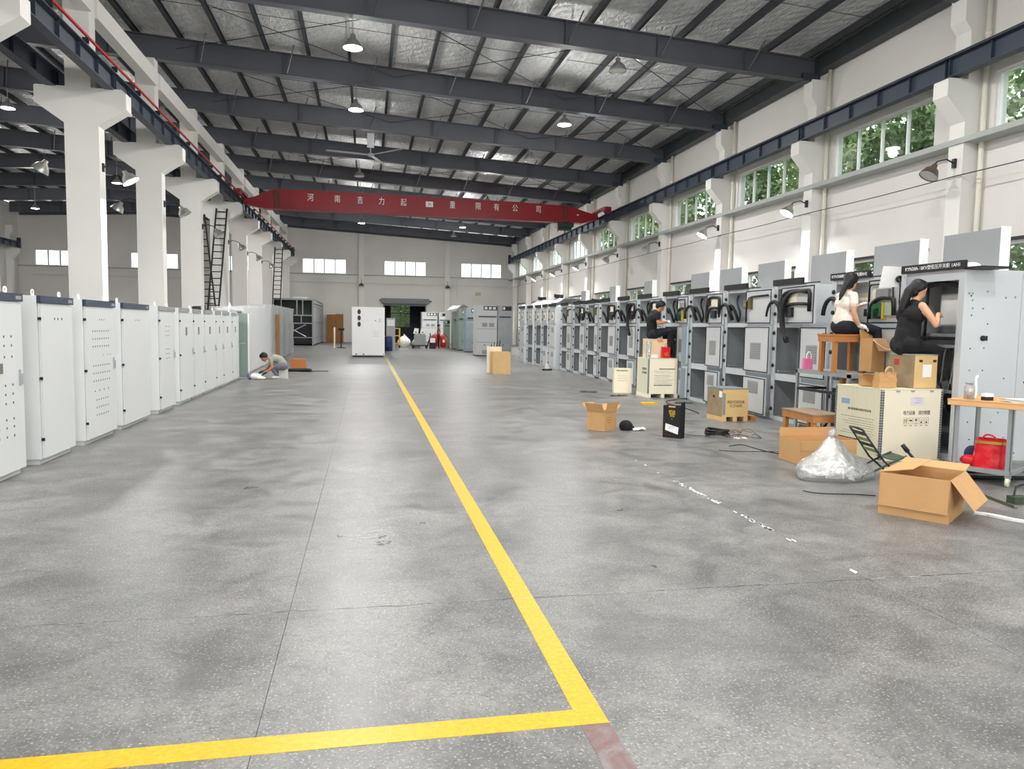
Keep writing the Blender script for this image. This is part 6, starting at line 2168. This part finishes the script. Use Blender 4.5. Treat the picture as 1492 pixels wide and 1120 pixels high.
# --- man crouching at the left cabinets
root = (-2.45, 22.1, 0)
r = thing('person', root, 'man in a grey-green polo shirt crouching and bending over his work at the left cabinets', 'person')
b = Body(root)
b.limb([(-2.36, 22.00, .36), (-2.36, 22.17, .36)], [.125, .125], M_GREYT)
b.limb([(-2.37, 22.085, .42), (-2.45, 22.085, .52), (-2.58, 22.085, .575)], [.125, .130, .125], M_GREYC)
b.limb([(-2.60, 22.01, .57), (-2.60, 22.16, .57)], [.118, .118], M_GREYC)
b.limb([(-2.69, 21.94, .555), (-2.70, 22.085, .58), (-2.69, 22.23, .555)], [.064, .078, .064], M_GREYC)
b.limb([(-2.75, 22.085, .585), (-2.81, 22.085, .60)], [.054, .052], M_SKIND)
b.head((-2.885, 22.085, .605), (-.72, -.05, -.69), M_SKIND)
b.limb([(-2.69, 21.90, .55), (-2.66, 21.87, .45)], [.066, .060], M_GREYC)
b.limb([(-2.66, 21.87, .45), (-2.63, 21.86, .34), (-2.72, 21.86, .25), (-2.79, 21.87, .19)], [.045, .041, .037, .028], M_SKIND)
b.hand((-2.79, 21.87, .19), (-.8, .05, -.45), (-.2, 0, -1), mat('dark_glove', (52, 62, 60), .8), .6, 1.1)
b.limb([(-2.69, 22.27, .55), (-2.72, 22.30, .44)], [.066, .060], M_GREYC)
b.limb([(-2.72, 22.30, .44), (-2.76, 22.30, .33), (-2.86, 22.24, .25), (-2.93, 22.18, .20)], [.045, .041, .037, .028], M_SKIND)
b.hand((-2.93, 22.18, .20), (-.8, -.3, -.35), (-.2, 0, -1), MATS['dark_glove'], .6, 1.1)
for y, ky in ((22.00, 21.97), (22.17, 22.22)):
    b.limb([(-2.38, y, .35), (-2.52, (y + ky) / 2, .34), (-2.66, ky, .33)], [.105, .092, .070], M_GREYT)
    b.limb([(-2.66, ky, .33), (-2.58, ky, .20), (-2.50, ky, .10)], [.070, .062, .045], M_GREYT)
    b.limb([(-2.50, ky, .045), (-2.64, ky, .035)], [.042, .034], M_GLOVE)
b.build(r)
b.face(r)
hair(b, r, short=True)

# --- person standing far back
root = (4.97, 52.1, 0)
r = thing('person', root, 'person in faded red clothes standing far back between the red trolleys', 'person')
b = Body(root)
x, y = 4.97, 52.1
b.limb([(x, y, .92), (x, y, 1.1), (x, y, 1.25)], [.13, .125, .12], M_MAROON)
b.limb([(x, y - .07, 1.28), (x, y + .07, 1.28)], [.11, .11], M_MAROON)
b.limb([(x, y - .15, 1.36), (x, y, 1.385), (x, y + .15, 1.36)], [.055, .07, .055], M_MAROON)
b.limb([(x, y, 1.4), (x + .01, y, 1.47)], [.05, .048], M_SKIND)
b.head((x + .02, y, 1.56), (.95, -.2, -.1), M_SKIND)
for s in (-1, 1):
    b.limb([(x, y + s * .18, 1.36), (x + .0, y + s * .20, 1.2)], [.055, .05], M_MAROON)
    b.limb([(x, y + s * .20, 1.2), (x + .02, y + s * .21, 1.08), (x + .10, y + s * .20, .90)], [.042, .038, .028], M_SKIND)
    b.hand((x + .10, y + s * .20, .90), (.35, 0, -.95), (0, -s, 0), M_SKIND, .4)
    b.limb([(x, y + s * .07, .90), (x + .01, y + s * .09, .5), (x, y + s * .09, .12)], [.10, .075, .05], mat('dark_maroon_trousers', (70, 34, 40), .85))
    b.limb([(x, y + s * .09, .05), (x + .14, y + s * .09, .035)], [.045, .034], M_BLACK)
b.build(r, vox=0.014)
b.face(r)
hair(b, r, short=True)
